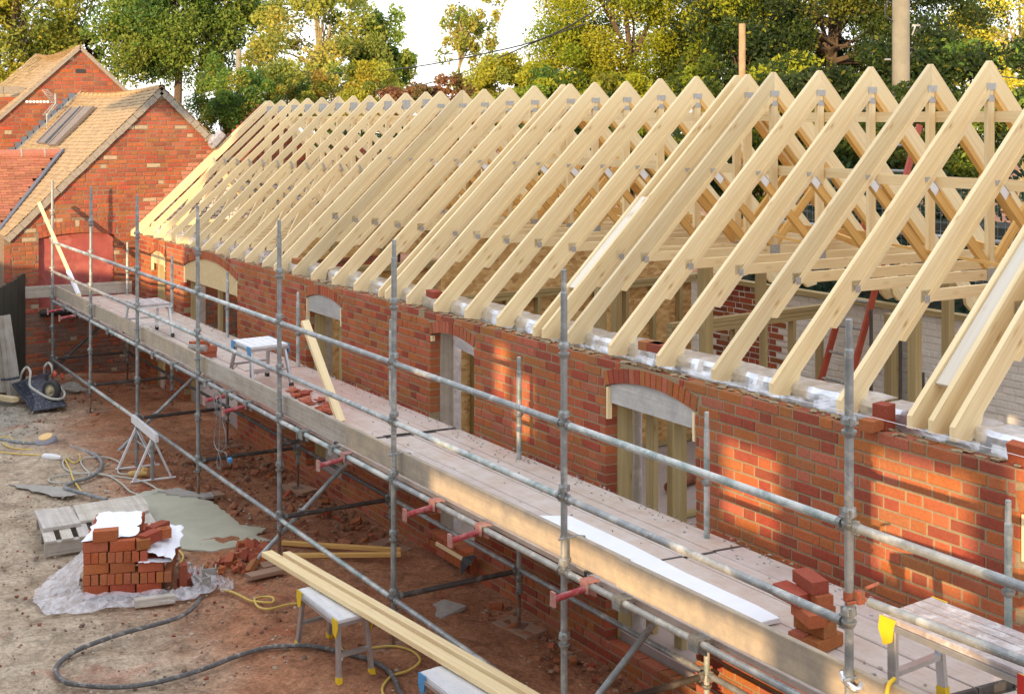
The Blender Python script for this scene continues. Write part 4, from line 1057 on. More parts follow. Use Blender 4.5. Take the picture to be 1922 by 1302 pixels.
# boards
seams = [2.2, 4.78, 8.02 - .95, 10.93, 14.5, 18.2, 21.75]
bi = 0
for j in range(5):
    x = 4.50 + j * .222
    for k in range(len(seams) - 1):
        a, b = seams[k] + random.uniform(-.03, .03), seams[k + 1] + random.uniform(-.03, .03) - .012
        if k == 0 and j > 2: a -= .1
        z = ZP - .02 + random.uniform(-.003, .003) - (.035 if k == 0 else 0)
        t = MB(); t.beam((x, a, z), (x + random.uniform(-.006, .006), b, z + random.uniform(-.003, .003)), .213, .036, bev=.004)
        ob = t.build('scaffold_board', M['oldboard'])
        for e_ in (a, b):
            if 2.5 < e_ < 12: q_ = MB(); q_.box((x - .109, e_ - .002 if e_ == a else e_ - .022, z - .019), (x + .109, e_ + .022 if e_ == a else e_ + .002, z + .0195)); q_.build('end_band', M['galv_dark'], ob)
        row_ = ['front edge', 'second row from the front edge', 'middle row', 'second row from the wall', 'row beside the wall'][j]
        tag(ob, 'scaffold board, %s, %s length from the near end' % (row_, fr[k]), 'scaffold board', 'scaffold boards of the platform')
tb = [(4.0, 4.66, 'toeboard'), (4.60, 6.66, 'toeboard'), (6.62, 9.9, 'toeboard'), (9.9, 10.6, 'toeboard'), (10.6, 14.25, 'greyboard'), (14.25, 17.95, 'toeboard'), (17.95, 21.7, 'toeboard')]
tlab = ['short stub of toe board at the very near end', 'clean pale toe board right of the white sheet, first long one', 'pale toe board ending in a dark end grain cut below the white sheet', 'short stained toe board piece with a split end', 'long weathered grey toe board under the broken slates', 'pale toe board in front of the far step bench', 'farthest toe board, catching the sun near the old gable']
for i, ((a, b, mt), lb) in enumerate(zip(tb, tlab)):
    m = MB(); xo = .0 if i != 1 else -.035
    zc_ = 1.341 if i < 2 else 1.329; m.beam((4.372 + xo, a, zc_ + (.008 if i == 1 else 0)), (4.372 + xo, b, zc_), .034, .166, bev=.004); tag(m.build('toe_board', M[mt]), lb, 'toe board', 'toe boards along the scaffold')
m = MB(); m.beam((3.98, 21.86, 1.31), (5.52, 21.86, 1.31), .034, .17); tag(m.build('toe_board', M['greyboard']), 'end toe board standing across the platform under the red blocked window', 'toe board')
for i, y in enumerate(YS):
    m = MB(); m.lathe((XS, y, 1.40), (XS, y, 1.412), [(0, .026), (.012, .026)], 12); m.path([(XS + .0, y - .03, 1.405), (XS + .07, y - .035, 1.412), (XS + .12, y - .03, 1.40), (XS + .13, y - .03, 1.37)], .006, 6); m.path([(XS - .02, y - .03, 1.405), (XS - .05, y - .02, 1.40)], .009, 6)
    tag(m.build('toe_board_clip', M['galv']), 'metal clip holding the toe board, at the %s standard from the right' % fr[i], 'clip', 'toe board clips')
rn = random.Random(12)
m = MB()
for i in range(750):   # mortar crumbs
    y = rn.uniform(3, 21.5); x = 5.53 - abs(rn.gauss(0, .09)) if rn.random() < .8 else rn.uniform(4.4, 5.5)
    m.blob((x, y, ZP + .001), (rn.uniform(.003, .010), rn.uniform(.003, .014), rn.uniform(.002, .007)), i)
tag(m.build('mortar_crumbs', M['concrete']), kind='stuff')
# sole boards
for i, y in enumerate(YS):
    a = rn.uniform(-.25, .25); t = MB(); t.beam((-.23, 0, 0), (.23, 0, 0), .2, .03, bev=.004); ob = t.build('sole_board', M['dirtyboard'], local=True, origin=(XS + .03, y, -.005)); ob.rotation_euler = (0, 0, a)
    tag(ob, 'muddy timber pad under the outer standard, %s from the right' % fr[i], 'sole board', 'outer sole boards')
    t = MB(); t.beam((0, -.22, 0), (0, .22, 0), .22, .035, bev=.004); ob = t.build('sole_board', M['dirtyboard'] if i not in (2,) else M['concrete'], local=True, origin=(XI, y + .13, -.08)); ob.rotation_euler = (0, 0, a * .6 + .2)
    tag(ob, 'muddy pad against the wall under the inner standard, %s from the right' % fr[i], 'sole board', 'inner sole boards')
p = at_z(830, 1145, -.03); t = MB(); t.beam((-.16, 0, 0), (.16, 0, 0), .26, .035, bev=.006); ob = t.build('concrete_slab', M['concrete'], local=True, origin=p); ob.rotation_euler = (0, 0, .35); tag(ob, 'small flat concrete slab lying on the red soil between two standards', 'slab')

# ------------------------------------------------------------------ things on the boards
def bench(cx, cy, z0, lx, ly, h, top, frame, cap, foot, label, legx=.04, legy=.10, rz=0.0, label_on=False):
    """work bench: folding platform with splayed legs, long axis along its y"""
    t = empty('work_bench', (cx, cy, z0), label, 'step bench', None, rz)
    m = MB(); m.box((-lx / 2, -ly / 2, h - .022), (lx / 2, ly / 2, h - .002)); 
    for k in range(5): x = -lx / 2 + lx * (k + .5) / 5; m.box((x - lx * .085, -ly / 2 + .004, h - .002), (x + lx * .085, ly / 2 - .004, h + .0015))
    m.build('platform', M[top], t, local=True)
    m = MB()
    for s in (-1, 1): m.box((s * lx / 2 - .012, -ly / 2 - .002, h - .05), (s * lx / 2 + .012, ly / 2 + .002, h - .024))
    for s in (-1, 1): m.box((-lx / 2 + .013, s * (ly / 2 - .012) - .012, h - .046), (lx / 2 - .013, s * (ly / 2 - .012) + .012, h - .0235))
    m.build('rim', M[frame], t, local=True)
    for sx in (-1, 1):
        for sy in (-1, 1):
            a = Vector((sx * (lx / 2 - .02), sy * (ly / 2 - .05), h - .04)); b = Vector((sx * (lx / 2 - .02 + legx), sy * (ly / 2 - .05 + legy), .03))
            m = MB(); m.beam(a, b, .028, .05, up=(0, 1, 0), bev=.003); lg = m.build('leg', M[frame], t, local=True)
            d = (b - a).normalized(); m = MB(); m.beam(b - d * .01, b + d * .035, .034, .056, up=(0, 1, 0)); m.build('foot', M[foot], lg, local=True)
            if cap:
                x = sx * (lx / 2 + .003); m = MB(); P = [(sy * (ly / 2 + .004), h + .0), (sy * (ly / 2 - .09), h + .0), (sy * (ly / 2 - .07), h - .10), (sy * (ly / 2 - .02), h - .125), (sy * (ly / 2 + .012), h - .06)]
                if sx < 0: x -= .006
                m.prism(P, x + sx * .004, x + .006 + sx * .004, 'x'); m.build('corner_bracket', M[cap], t, local=True)
        # rungs join legs of one end frame
    for sy in (-1, 1):
        y = sy * (ly / 2 - .05 + legy * .55); zz = h * .42
        m = MB(); m.beam((-lx / 2 - legx * .3, y, zz), (lx / 2 + legx * .3, y, zz), .04, .022); m.build('rung', M[frame], t, local=True)
        m = MB(); m.tube((-lx * .3, y, zz), (-lx / 2 - .0, y + sy * .02, zz * .6), .006, 6); m.build('stay', M[frame], t, local=True)
    return t
bench(4.72, 13.70, ZP, .40, .56, .415, 'alu_white', 'alu', 'blue', 'black', 'white topped step bench with blue corner brackets on the scaffold platform', .03, .12)
bench(4.62, 17.5, ZP, .42, .60, .40, 'alu_dust', 'alu_white', None, 'black', 'far step bench with a mortar caked top standing on the scaffold platform', .02, .10)
bench(4.68, 4.40, ZP, .36, .86, .42, 'alu_dust', 'alu', 'yellow', 'yellow', 'nearest step bench with dusty pink top and yellow brackets at the right edge', .02, -.02)
# label on the yellow bracket
m = MB(); m.box((4.68 - .195, 3.99, ZP + .30), (4.68 - .192, 4.03, ZP + .42)); tag(m.build('warning_label', M['red']), 'small red sticker on the yellow bracket of the nearest step bench', 'sticker')
bench(3.84, 9.57, 0, .26, .76, .42, 'alu_white', 'alu', 'yellow', 'yellow', 'step bench with yellow feet on the ground carrying the two planks', .02, .06)
bench(3.99, 7.74, 0, .36, .74, .42, 'alu_white', 'alu', 'blue', 'black', 'step bench with blue brackets cut off by the bottom edge under the planks', .02, .06)
for i, (a, b, lb) in enumerate([((3.76, 10.75, .455), (4.12, 6.7, .455), 'front one of two long pale planks laid over the ground benches'), ((3.885, 10.66, .455), (4.25, 6.6, .455), 'rear one of two long pale planks laid over the ground benches')]):
    m = MB(); m.beam(a, b, .088 if i == 0 else .06, .04, bev=.003); tag(m.build('plank', M['timber']), lb, 'plank', 'planks across the ground benches')
# brick helper objects
BR = (.215, .1025, .062)
def brick_mesh(dims=BR, frog=False, seed=0, mat='brick', colr=None):
    m = MB(); rn2 = random.Random(seed); c = colr or brick_col(False, rn2); l, w_, h = dims; 
    m.beam((-l / 2, 0, h / 2), (l / 2, 0, h / 2), w_, h, col=c, bev=.003)
    if frog:
        m.box((-l / 2 + .03, -w_ / 2 + .025, h), (l / 2 - .03, w_ / 2 - .025, h + .0015), tuple(k * .55 for k in c))  # raised darker patch stands in for the shaded hollow of the frog
    return m
def put_brick(p, rot, label, group=None, dims=BR, seed=0, frog=False, colr=None):
    ob = brick_mesh(dims, frog, seed, colr=colr).build('brick', M['brick'], local=True, origin=p); ob.rotation_euler = rot
    return tag(ob, label, 'brick', group)
# stack by the nearest standard
q = at_z(1545, 1215, ZP); hb = .062
stk = [(0, 0, 0, .1, 'two bottom bricks of the stack beside the nearest full standard'), (0, .11, 0, .1, 'two bottom bricks of the stack beside the nearest full standard'),
       (.0, .06, 1, 1.62, 'darker brick in the second course of the stack by the nearest standard'), (-.05, .05, 2, 1.25, 'slanting brick with a broken grey end halfway up the stack'), (.03, .1, 2, 1.6, 'dark brick behind the slanting one in the stack'),
       (-.05, .17, 3, 1.5, 'pale pink half hidden brick in the upper stack'), (.03, .10, 3, 1.35, 'bright orange brick just under the top of the stack'), (.03, .13, 4, 1.3, 'topmost brick of the stack beside the nearest full standard')]
for i, (dx, dy, lv, rz, lb) in enumerate(stk):
    put_brick((q.x + dx, q.y + dy, ZP + lv * .064), (0, 0, rz), lb, 'bricks stacked by the nearest standard', seed=50 + i)
q = at_z(378, 672, ZP)
for i, (dx, dy, lv, rz) in enumerate([(0, 0, 0, .15), (.11, .02, 0, .1), (.0, -.01, 1, .15), (.11, 0, 1, .12), (.03, 0, 2, .1)]):
    put_brick((q.x + dx - .05, q.y + dy, ZP + lv * .064), (0, 0, rz + 1.5708 * 0), ['bottom left', 'bottom right', 'middle left', 'middle right', 'topmost'][i] + ' brick of the small stack beside the far toe board', 'small brick stack on the platform', seed=70 + i)
q1 = at_z(345, 668, 1.34); m = MB(); m.lathe((4.40, q1.y + .05, 1.42), (4.56, q1.y - .15, 1.42), [(0, .035), (.2, .035)], 14); tag(m.build('rolled_paper', M['concrete']), 'beige roll of lining paper propped beside the small brick stack', 'paper roll')
# white insulation sheet
far = [at_z(*p_, ZP + .03) for p_ in [(1070, 967), (1100, 981), (1188, 1022), (1284, 1072), (1420, 1134), (1464, 1158)]]
P = [(p_.x, p_.y) for p_ in far] + [(4.45, far[-1].y - .02), (4.45, far[0].y + .25)]
m = MB(); m.prism(P, ZP + .004, ZP + .028, 'z'); tag(m.build('insulation_sheet', M['poly']), 'long clean white sheet lying on the boards behind the near toe board', 'sheet')
# timber prop leaning behind the rails and other sticks
m = MB(); a = at_z(640, 792, ZP + .01); b = at_x(572, 603, 4.62); m.beam(a, b, .07, .045, up=(0, 1, 0)); tag(m.build('timber_prop', M['timber']), 'pale timber batten leaning upright among the broken slates', 'batten')
m = MB(); a = at_x(150, 558, 4.5); b = at_x(73, 381, 4.18); m.beam(a, b, .045, .045, up=(0, 1, 0)); tag(m.build('leaning_batten', M['timber']), 'long thin batten with white wrapped foot leaning at the far end of the scaffold', 'batten')
m = MB(); d = (b - a); m.tube(a + d * .03, a + d * .27, .033, 10); tag(m.build('white_tape', M['white']), 'white tape wound round the foot of the far leaning batten', 'tape')
m = MB(); a = at_z(290, 628, ZP + .015); b = at_z(312, 640, ZP + .015); m.beam(a, b, .05, .02); tag(m.build('offcut', M['timber']), 'small timber offcut lying beside the far step bench', 'offcut')
# broken slates and tiles
rn = random.Random(31)
for i in range(34):
    u = rn.uniform(548, 628); v = 735 + (u - 548) * .42 + rn.uniform(-9, 14)
    p = at_z(u, v, ZP + .004 + (i % 3) * .008)
    n = rn.choice([4, 5]); R_ = rn.uniform(.035, .085); P = []
    for k in range(n): a = 6.283 * k / n + rn.uniform(-.4, .4); P.append((math.cos(a) * R_ * rn.uniform(.6, 1.2), math.sin(a) * R_ * rn.uniform(.6, 1.5)))
    m = MB(); c = rn.choice([(.40, .10, .05), (.50, .18, .11), (.32, .07, .04)]); m.prism(P, 0, .012, 'z', col=c)
    ob = m.build('broken_tile', M['brick'], local=True, origin=p); ob.rotation_euler = (rn.uniform(-.25, .25), rn.uniform(-.25, .25), rn.uniform(0, 6)); tag(ob, 'broken shard of red tile lying in the heap on the platform', 'tile shard', 'broken red tile shards on the platform')
# loose bricks on the wall head
bx = XW + .05
put_brick((bx - .01, at_x(1635, 790, XW).y, ZT), (0, 0, .1), 'brick laid flat on the wall head under an upright brick', None, seed=81)
put_brick((bx - .0, at_x(1637, 760, XW).y, ZT + .065 + .0), (0, math.pi / 2, .1), 'brick standing on end on the wall head right of the nearest standard', None, (.14, .1025, .10), 82)
put_brick((bx + .02, at_x(1902, 800, XW).y, ZT + .03), (1.35, 0, 1.5), 'frogged brick tipped on its edge at the right end of the wall head', None, seed=83, frog=True, dims=(.215, .13, .062))
for i, (u, v) in enumerate([(815, 553), (560, 483), (1240, 655), (1225, 640)]):
    p = at_x(u, v, XW + .15); put_brick((p.x, p.y, ZT + .1), (0, 0, 1.4 + .1 * i), 'loose brick end resting behind the foil, %s along the wall head' % fr[i], 'loose bricks on the wall head', seed=85 + i)
# string line
m = MB(); a = at_x(1290, 655, XW - .01); m.path([(XW - .012, 2.6, ZT + .055), (XW - .012, at_x(1640, 770, XW).y, ZT + .075)], .0018, 5); m.path([(XW - .012, at_x(1640, 770, XW).y, ZT + .07), (XW - .012, a.y, ZT + .05)], .0018, 5)
tag(m.build('string_line', M['white']), 'thin bricklayer string stretched along the top of the wall', 'string')
# items at the near corner: bag, black bucket rim, yellow flex
q = at_z(1600, 1215, ZP)
m = MB(); m.blob((4.50, 4.86, ZP + .03), (.05, .07, .045), 3, sub=2); tag(m.build('crumpled_bag', M['yellow_foam'] if 'yellow_foam' in M else M['white']), 'crumpled pale bag behind the nearest standard', 'bag')
m = MB(); m.lathe((4.52, 4.62, ZP), (4.52, 4.62, ZP + .09), [(0, .05), (.09, .065), (.09, .06), (.01, .045)], 20); tag(m.build('black_bucket', M['black']), 'small black bucket on the boards at the nearest toe board end', 'bucket')
m = MB(); m.path(spline([(4.385, 4.60, 1.44), (4.33, 4.58, 1.42), (4.31, 4.57, 1.3), (4.31, 4.56, 1.1)], 5), .009, 8); tag(m.build('yellow_flex', M['yellow']), 'yellow cable hanging over the near end of the toe board', 'cable')
m = MB(); m.path(spline([(4.30, 4.83, 1.4), (4.27, 4.77, 1.39), (4.29, 4.72, 1.37), (4.35, 4.74, 1.40)], 5), .014, 8); tag(m.build('foil_wrap', M['foil']), 'crumpled silver wrap round the nearest standard at toe board height', 'wrap')

# ------------------------------------------------------------------ things on the ground
# hanging cable under the ledger
t = empty('hanging_cable', (XS - .06, 12.98, .3), 'grey cable looped over a red transom and knotted near the ground', 'cable')
AX = 4.12
def on(u, v): return at_x(u, v, AX)
m = MB(); m.path(spline([on(405, 770), on(402, 745), on(408, 737), on(415, 748), on(418, 790), on(424, 815), on(423, 838), on(411, 846), on(402, 830), on(405, 800), on(408, 760), on(404, 742)], 6), .0048, 6)
m.path(spline([on(411, 846), on(414, 770), on(412, 742)], 6), .0048, 6); m.path(spline([on(411, 846), on(407, 868), on(410, 879), on(415, 868), on(411, 848), on(424, 850), on(426, 862)], 6), .0048, 6); m.build('loop', M['hose'], t)
m = MB(); m.blob(on(433, 863), (.03, .03, .03), 2); m.build('plug', M['blue'], t)

# trestle
t = empty('trestle', (4.06, 15.55, 0), 'white splashed steel trestle standing beside the low ledger', 'trestle')
a, b = Vector((4.09, 16.15, .5)), Vector((4.05, 15.0, .5))
m = MB(); m.beam(a, b, .035, .085); m.build('bar', M['alu_white'], t)
for y in (15.9, 15.25):
    for s in (-1, 1):
        m = MB(); m.beam((4.07, y, .46), (4.07 + s * .2, y, .02), .022, .022); m.build('leg', M['alu_white'], t)
    m = MB(); m.tube((3.84, y, .015), (4.32, y, .015), .011, 8); m.build('foot_bar', M['alu_white'], t)
    m = MB(); m.tube((4.07, y, .46), (4.07, y, .02), .02, 10); m.build('upright', M['galv'], t)
m = MB(); m.tube((4.07, 15.9, .3), (4.07, 15.25, .3), .01, 8); m.tube((4.07, 15.9, .42), (4.07, 15.25, .22), .01, 8); m.build('stays', M['galv'], t)

# wheelbarrow tipped against the fence
D0 = 19.4
def W(u, v, d=D0): return at_d(u, v, d)
t = empty('wheelbarrow', at_z(70, 765, 0), 'black wheelbarrow splashed with white mortar tipped over in front of the fence', 'wheelbarrow')
rim = [W(24, 721, 19.9), W(62, 771, 18.95), W(124, 761, 19.1), W(86, 700, 20.3)]; bot = [W(48, 716, 19.65), W(66, 752, 19.15), W(104, 742, 19.20), W(84, 710, 19.75)]
m = MB(); m.face(bot)
for k in range(4): k2 = (k + 1) % 4; m.face([rim[k], rim[k2], bot[k2], bot[k]])
for k in range(4): m.path([rim[k], rim[(k + 1) % 4]], .014, 8)
m.build('tray', M['tray'], t)
m = MB(); m.path(spline([W(2, 712, 19.75), W(20, 711, 19.75), W(36, 708, 19.75)], 4), .018, 8); m.build('axle_bar', M['tray'], t)
m = MB(); m.path(spline([W(38, 712, 19.55), W(42, 698, 19.45), W(50, 689, 19.45), W(57, 698, 19.25), W(56, 722, 19.15), W(66, 732, 19.05), W(88, 745, 19.00), W(105, 749, 19.00), W(119, 746, 19.05), W(121, 737, 19.15), W(114, 728, 19.35)], 6), .016, 8); m.build('frame_tube', M['cord'], t)
m = MB(); m.path(spline([W(83, 700, 19.75), W(84, 688, 19.65), W(91, 681, 19.65), W(97, 688, 19.55), W(99, 702, 19.55)], 6), .016, 8); m.build('handle', M['cord'], t)
wc = W(97, 732, 19.15); ax = (Vector((-.75, -.62, .05))).normalized()
wh = m = MB(); m.lathe(wc - ax * .05, wc + ax * .05, [(0.01, .075), (.01, .115), (.025, .135), (.05, .142), (.075, .135), (.09, .115), (.09, .075)], 24, cap=False); wo_ = m.build('wheel', M['black'], t)
m = MB(); m.lathe(wc - ax * .02, wc + ax * .05, [(0, .03), (.0, .085), (.05, .085), (.035, .05), (.09, .03)], 20); m.build('hub', mat_plain('cream_hub', (.50, .42, .26), .6, 0, .3, 12), t)
m = MB(); c = W(103, 703, 19.45); m.blob(c, (.04, .05, .05), 3); m.blob(c + Vector((.09, 0, -.03)), (.04, .04, .04), 4); m.build('axle_bracket', M['orange'], t)

# weathered concrete gravel boards leaning on the fence
for i, (u0, v0, u1, v1, wd, lb) in enumerate([(30, 742, 8, 592, .16, 'grey weathered plank leaning on the dark fence, right one of two'), (14, 735, -12, 600, .16, 'grey weathered plank leaning on the dark fence, left one of two')]):
    a = at_d(u0, v0, 20.0); b = at_d(u1, v1, 20.2); m = MB(); m.beam(a, b, wd, .045, up=(-.3, -1, .2), bev=.006); m.beam(a + Vector((-.09, -.02, 0)), b + Vector((-.06, -.02, 0)), wd * .35, .05, up=(-.3, -1, .2)); tag(m.build('leaning_board', M['greyboard']), lb, 'board')
m = MB(); a = at_z(-5, 745, .05); b = at_z(30, 750, .05); m.beam(a, b, .1, .06); tag(m.build('timber_block', M['timber']), 'short pale timber block on the ground at the left edge', 'timber')
m = MB(); m.beam(at_z(20, 742, .0), at_d(-6, 700, 21.0), .04, .04); tag(m.build('thin_stick', M['timber']), 'thin pale stick propped at the left edge beside the leaning boards', 'stick')
m = MB(); m.blob(at_d(134, 731, 20.4), (.17, .16, .10), 8, sub=3); tag(m.build('concrete_lump', M['concrete']), 'big rough lump of broken concrete right of the wheelbarrow', 'rubble')

# cable drum, hose, cords
def G(u, v, z=.025): return at_z(u, v, z)
c = G(90, 838, 0)
t = empty('cable_reel', c, 'small round grey and yellow cable reel lying on the yard', 'cable reel')
m = MB(); m.lathe(c, c + Vector((-.03, -.02, .12)), [(0, .10), (.02, .12), (.09, .12), (.12, .10)], 20); m.build('case', mat_plain('grey_plastic_case', (.30, .31, .36), .5, 0, .2, 12), t)
m = MB(); m.lathe(c + Vector((-.03, -.02, .12)), c + Vector((-.034, -.023, .135)), [(0, .085), (.012, .08)], 20); m.build('lid', mat_plain('pale_orange', (.78, .50, .20), .5, 0, .15, 12), t)
def cable(name, pts, r, mat, lab, cat='cable', z=None):
    m = MB(); m.path(spline([G(u, v, (z or r) + .012 + .004 * (i % 2)) for i, (u, v) in enumerate(pts)], 8), r, 8); return tag(m.build(name, M[mat]), lab, cat)
cable('garden_hose', [(-20, 822), (0, 824), (35, 830), (68, 832), (112, 832), (140, 840), (165, 848), (184, 857), (191, 868), (188, 880), (175, 892), (158, 899), (140, 904), (122, 914), (140, 921), (165, 928), (200, 938)], .02, 'hose', 'thick grey hose winding from the left edge past the reel', 'hose')
cable('extension_cord', [(170, 885), (150, 888), (125, 881), (118, 868), (124, 854), (112, 845), (103, 826)], .009, 'cord', 'pale grey flex looping back to the cable reel')
cable('pale_flex', [(240, 890), (224, 888), (221, 878), (225, 868), (205, 859), (185, 857), (158, 860), (152, 868), (160, 880), (168, 888), (158, 900), (125, 905), (98, 905), (92, 899), (105, 893), (140, 889), (180, 888), (205, 893), (228, 907), (245, 922), (265, 928), (290, 926), (297, 920), (280, 908), (258, 900), (220, 894), (180, 889)], .009, 'cord', 'pale looped flex lying beside the cement puddle')
cable('yellow_flex', [(-20, 846), (0, 848), (40, 852), (80, 854), (98, 856), (120, 853), (146, 851), (150, 862), (138, 868), (124, 858)], .008, 'ycord', 'yellow flex with a white socket left of the loops')
cable('yellow_flex', [(-20, 820), (0, 820), (18, 820), (30, 828), (60, 828), (72, 842), (35, 842), (10, 835), (9, 829), (30, 828)], .008, 'ycord', 'yellow flex in a small loop at the far left edge')
cable('yellow_flex', [(122, 862), (126, 870), (132, 882), (138, 900), (148, 915), (155, 924), (175, 933), (198, 940)], .009, 'ycord', 'yellow flex running under the dusty board on the pallet')
m = MB(); a, b = G(80, 856, .04), G(104, 858, .04); m.lathe(a, b, [(0, .02), (.02, .035), (.12, .04), (.2, .03), (.24, .02)], 10); tag(m.build('cable_socket', M['plastic_white']), 'white cable socket on the yellow flex', 'socket')
m = MB(); a, b = G(240, 890, .04), G(262, 889, .04); m.lathe(a, b, [(0, .02), (.03, .036), (.12, .034), (.2, .022)], 10); m.blob(G(270, 885, .05), (.045, .045, .045), 4, sub=2); tag(m.build('cable_plug', mat_plain('ochre_plug', (.66, .42, .14), .6, 0, .3, 20)), 'ochre yellow plug at the end of the pale flex below the trestle', 'plug')
cable('black_hose', [(378, 1122), (360, 1142), (335, 1158), (290, 1172), (240, 1185), (180, 1205), (140, 1222), (110, 1245), (105, 1262), (125, 1280), (165, 1286), (215, 1289), (270, 1284), (340, 1268), (400, 1248), (440, 1232), (500, 1215), (560, 1211), (600, 1214), (660, 1228), (700, 1240), (735, 1265), (760, 1320)], .0175, 'darkhose', 'long dark hose sweeping in a loop across the foreground', 'hose')
cable('yellow_flex', [(415, 1105), (440, 1112), (468, 1126), (480, 1128), (510, 1130), (512, 1121), (495, 1119), (478, 1124), (485, 1138), (505, 1142), (540, 1134), (575, 1130)], .009, 'ycord', 'yellow flex with a small loop right of the brick pack')
cable('yellow_flex', [(640, 1215), (650, 1222), (700, 1215), (740, 1212), (775, 1222), (788, 1240), (765, 1258), (735, 1268), (718, 1290), (722, 1310)], .009, 'ycord', 'yellow flex looping behind the bench with yellow feet')
cable('yellow_flex', [(300, 1018), (325, 1030), (338, 1035), (344, 1046), (335, 1060)], .009, 'ycord', 'yellow flex end behind the white sheet of the brick pack')

# pallet
pr = -.115
t = empty('wooden_pallet', (2.54, 13.05, 0), 'grey cement dusted pallet half covered by a dirty board, left of the puddle', 'pallet', None, pr)
M['dustwood'] = mat_wood('cement_dusted_wood', (.60, .57, .52), (.44, .41, .36), .5, (.30, .27, .24), False, .95)
m = MB()
for k in range(3): m.box((0, k * .44, .022), (1.02, k * .44 + .08, .11))
for k in range(3): m.box((0, k * .44, 0), (1.02, k * .44 + .08, .02))
m.build('bearers', M['dustwood'], t, local=True)
for k in range(7): m = MB(); m.box((k * .152, -.01, .112), (k * .152 + .10, .98, .132)); m.build('deck_board', M['dustwood'], t, local=True)
t2 = MB(); t2.prism([(.02, .30), (.36, .30), (.34, .93), (.01, .96)], 0, .03, 'z'); ob = t2.build('loose_board', M['dustwood'], local=True, origin=(2.54, 13.05, .135)); ob.rotation_euler = (0, 0, pr + .03); tag(ob, 'short thick dusty board lying on the left end of the pallet', 'board')
t2 = MB(); t2.prism([(.35, .40), (.6, .37), (.90, .36), (1.0, .44), (1.03, .72), (1.0, 1.03), (.7, 1.0), (.35, .98)], 0, .022, 'z'); ob = t2.build('plywood_sheet', M['dustwood'], local=True, origin=(2.54, 13.05, .134)); ob.rotation_euler = (0, 0, pr); tag(ob, 'large cement covered sheet lying over the right of the pallet', 'board')

# brick pack
ang = math.radians(-20) ; ax_ = Vector((math.cos(ang), math.sin(ang), 0)); by_ = Vector((-math.sin(ang), math.cos(ang), 0)); PO = Vector((2.573, 11.72, .0))
def pk_(a, b, z): return PO + ax_ * a + by_ * b + Vector((0, 0, z))
cl, ch, cd = .206, .087, .0625
rn = random.Random(77); nb = 0
def packbrick(a, b, z, la, lb_, lab):
    m = MB(); c = (.44 * rn.uniform(.85, 1.1), .115 * rn.uniform(.8, 1.3), .05 * rn.uniform(.8, 1.3))
    g = .0025; m.beam((g, lb_ / 2, ch / 2), (la - g, lb_ / 2, ch / 2), lb_ - 2 * g, ch - .004, col=c, bev=.003)
    p = pk_(a + rn.uniform(-.003, .003), b + rn.uniform(-.003, .003), z)
    ob = m.build('brick', M['brick'], local=True, origin=p); ob.rotation_euler = (0, 0, ang + rn.uniform(-.012, .012)); tag(ob, lab, 'brick', 'bricks in the pack on the ground'); return ob
crs = ['bottom', 'second', 'third', 'fourth', 'top']
plans = [('A', .68, .42), ('B', .69, .62), ('A', .50, .62), ('B', .50, .60), ('A', .42, .60)]; ND = 13
for lv, (kind, wA, dB) in enumerate(plans):
    z = .02 + lv * ch
    if kind == 'A':   # long sides to the front
        n = int(round(wA / cl)); 
        for k in range(n):
            for r in range(ND):
                if 0 < r < ND - 1 and 0 < k and lv < 4: continue
                packbrick(k * cl, r * .0665, z, cl, cd, 'brick in the %s course of the pack, %s row back from the camera' % (crs[lv], ORD[r]))
        if lv == 2:
            packbrick(n * cl + .012, 0, z, cl, cd, 'long brick at the right step of the third course of the pack')
            packbrick(n * cl + .012, .0665, z, cl, cd, 'long brick behind the right step of the third course')
    else:
        n = int(round(wA / .0625))
        for k in range(n):
            for r in range(4):
                if 0 < r < 3 and 1 <= k < n - 1: continue
                packbrick(k * .0628, r * .208, z, cd, cl, 'end on brick in the %s course of the pack, %s from the left, %s' % (crs[lv], ORD[k], ['front', 'second', 'third', 'back'][r]))
for i, (a, b, z, r3, lb) in enumerate([(.74, .10, .02, (0, 1.57, ang + .1), 'brick standing upright at the right foot of the pack'), (.80, .26, .02, (0, 0, ang + 1.1), 'dark brick lying right of the pack half wrapped in plastic'),
        (.17, .06, .02 + 5 * ch, (0, 0, ang), 'brick weighing down the white sheet on top of the pack'), (.50, .16, .39, (0, 0, ang + .9), 'bright orange brick on the lower white sheet beside the top course'),
        (.46, .06, .375, (0, 0, ang + .2), 'small frogged brick at the front of the lower white sheet'), (.60, .36, .37, (0, 0, ang + .3), 'pale frogged brick farther back on the lower white sheet'), (.54, .46, .375, (0, 0, ang + .9), 'pinkish brick at the back of the lower white sheet')]):
    dm = (.20, .10, .085) if i in (2, 3, 4, 5, 6) else (.2, .1, .0625)
    if i in (4, 5): dm = (.11, .09, .08)
    put_brick(pk_(a, b, z + (.1 if i == 0 else 0)), r3, lb, None, dm, 200 + i, frog=i in (4, 5))
def sheet(pts, name, mat, lab, amp=.006, n=10, cat='sheet', seed=1):
    """draped quad: four corners, rippled; thin closed slab"""
    a, b, c, d = [Vector(p) for p in pts]; rn2 = random.Random(seed); m = MB(); rows = []
    for i in range(n + 1):
        row = []
        for j in range(n + 1):
            s_, t_ = i / n, j / n; p = a * (1 - s_) * (1 - t_) + b * s_ * (1 - t_) + c * s_ * t_ + d * (1 - s_) * t_
            e = .018 if i in (0, n) or j in (0, n) else 0
            row.append(p + Vector((rn2.uniform(-e, e), rn2.uniform(-e, e), abs(rn2.gauss(0, amp)) + amp * math.sin(i * 1.9 + j))))
        rows.append(row)
    for i in range(n):
        for j in range(n): m.face([rows[i][j], rows[i + 1][j], rows[i + 1][j + 1], rows[i][j + 1]], None, None, 0, True)
    return tag(m.build(name, mat), lab, cat)
zt_ = .02 + 5 * ch + .008
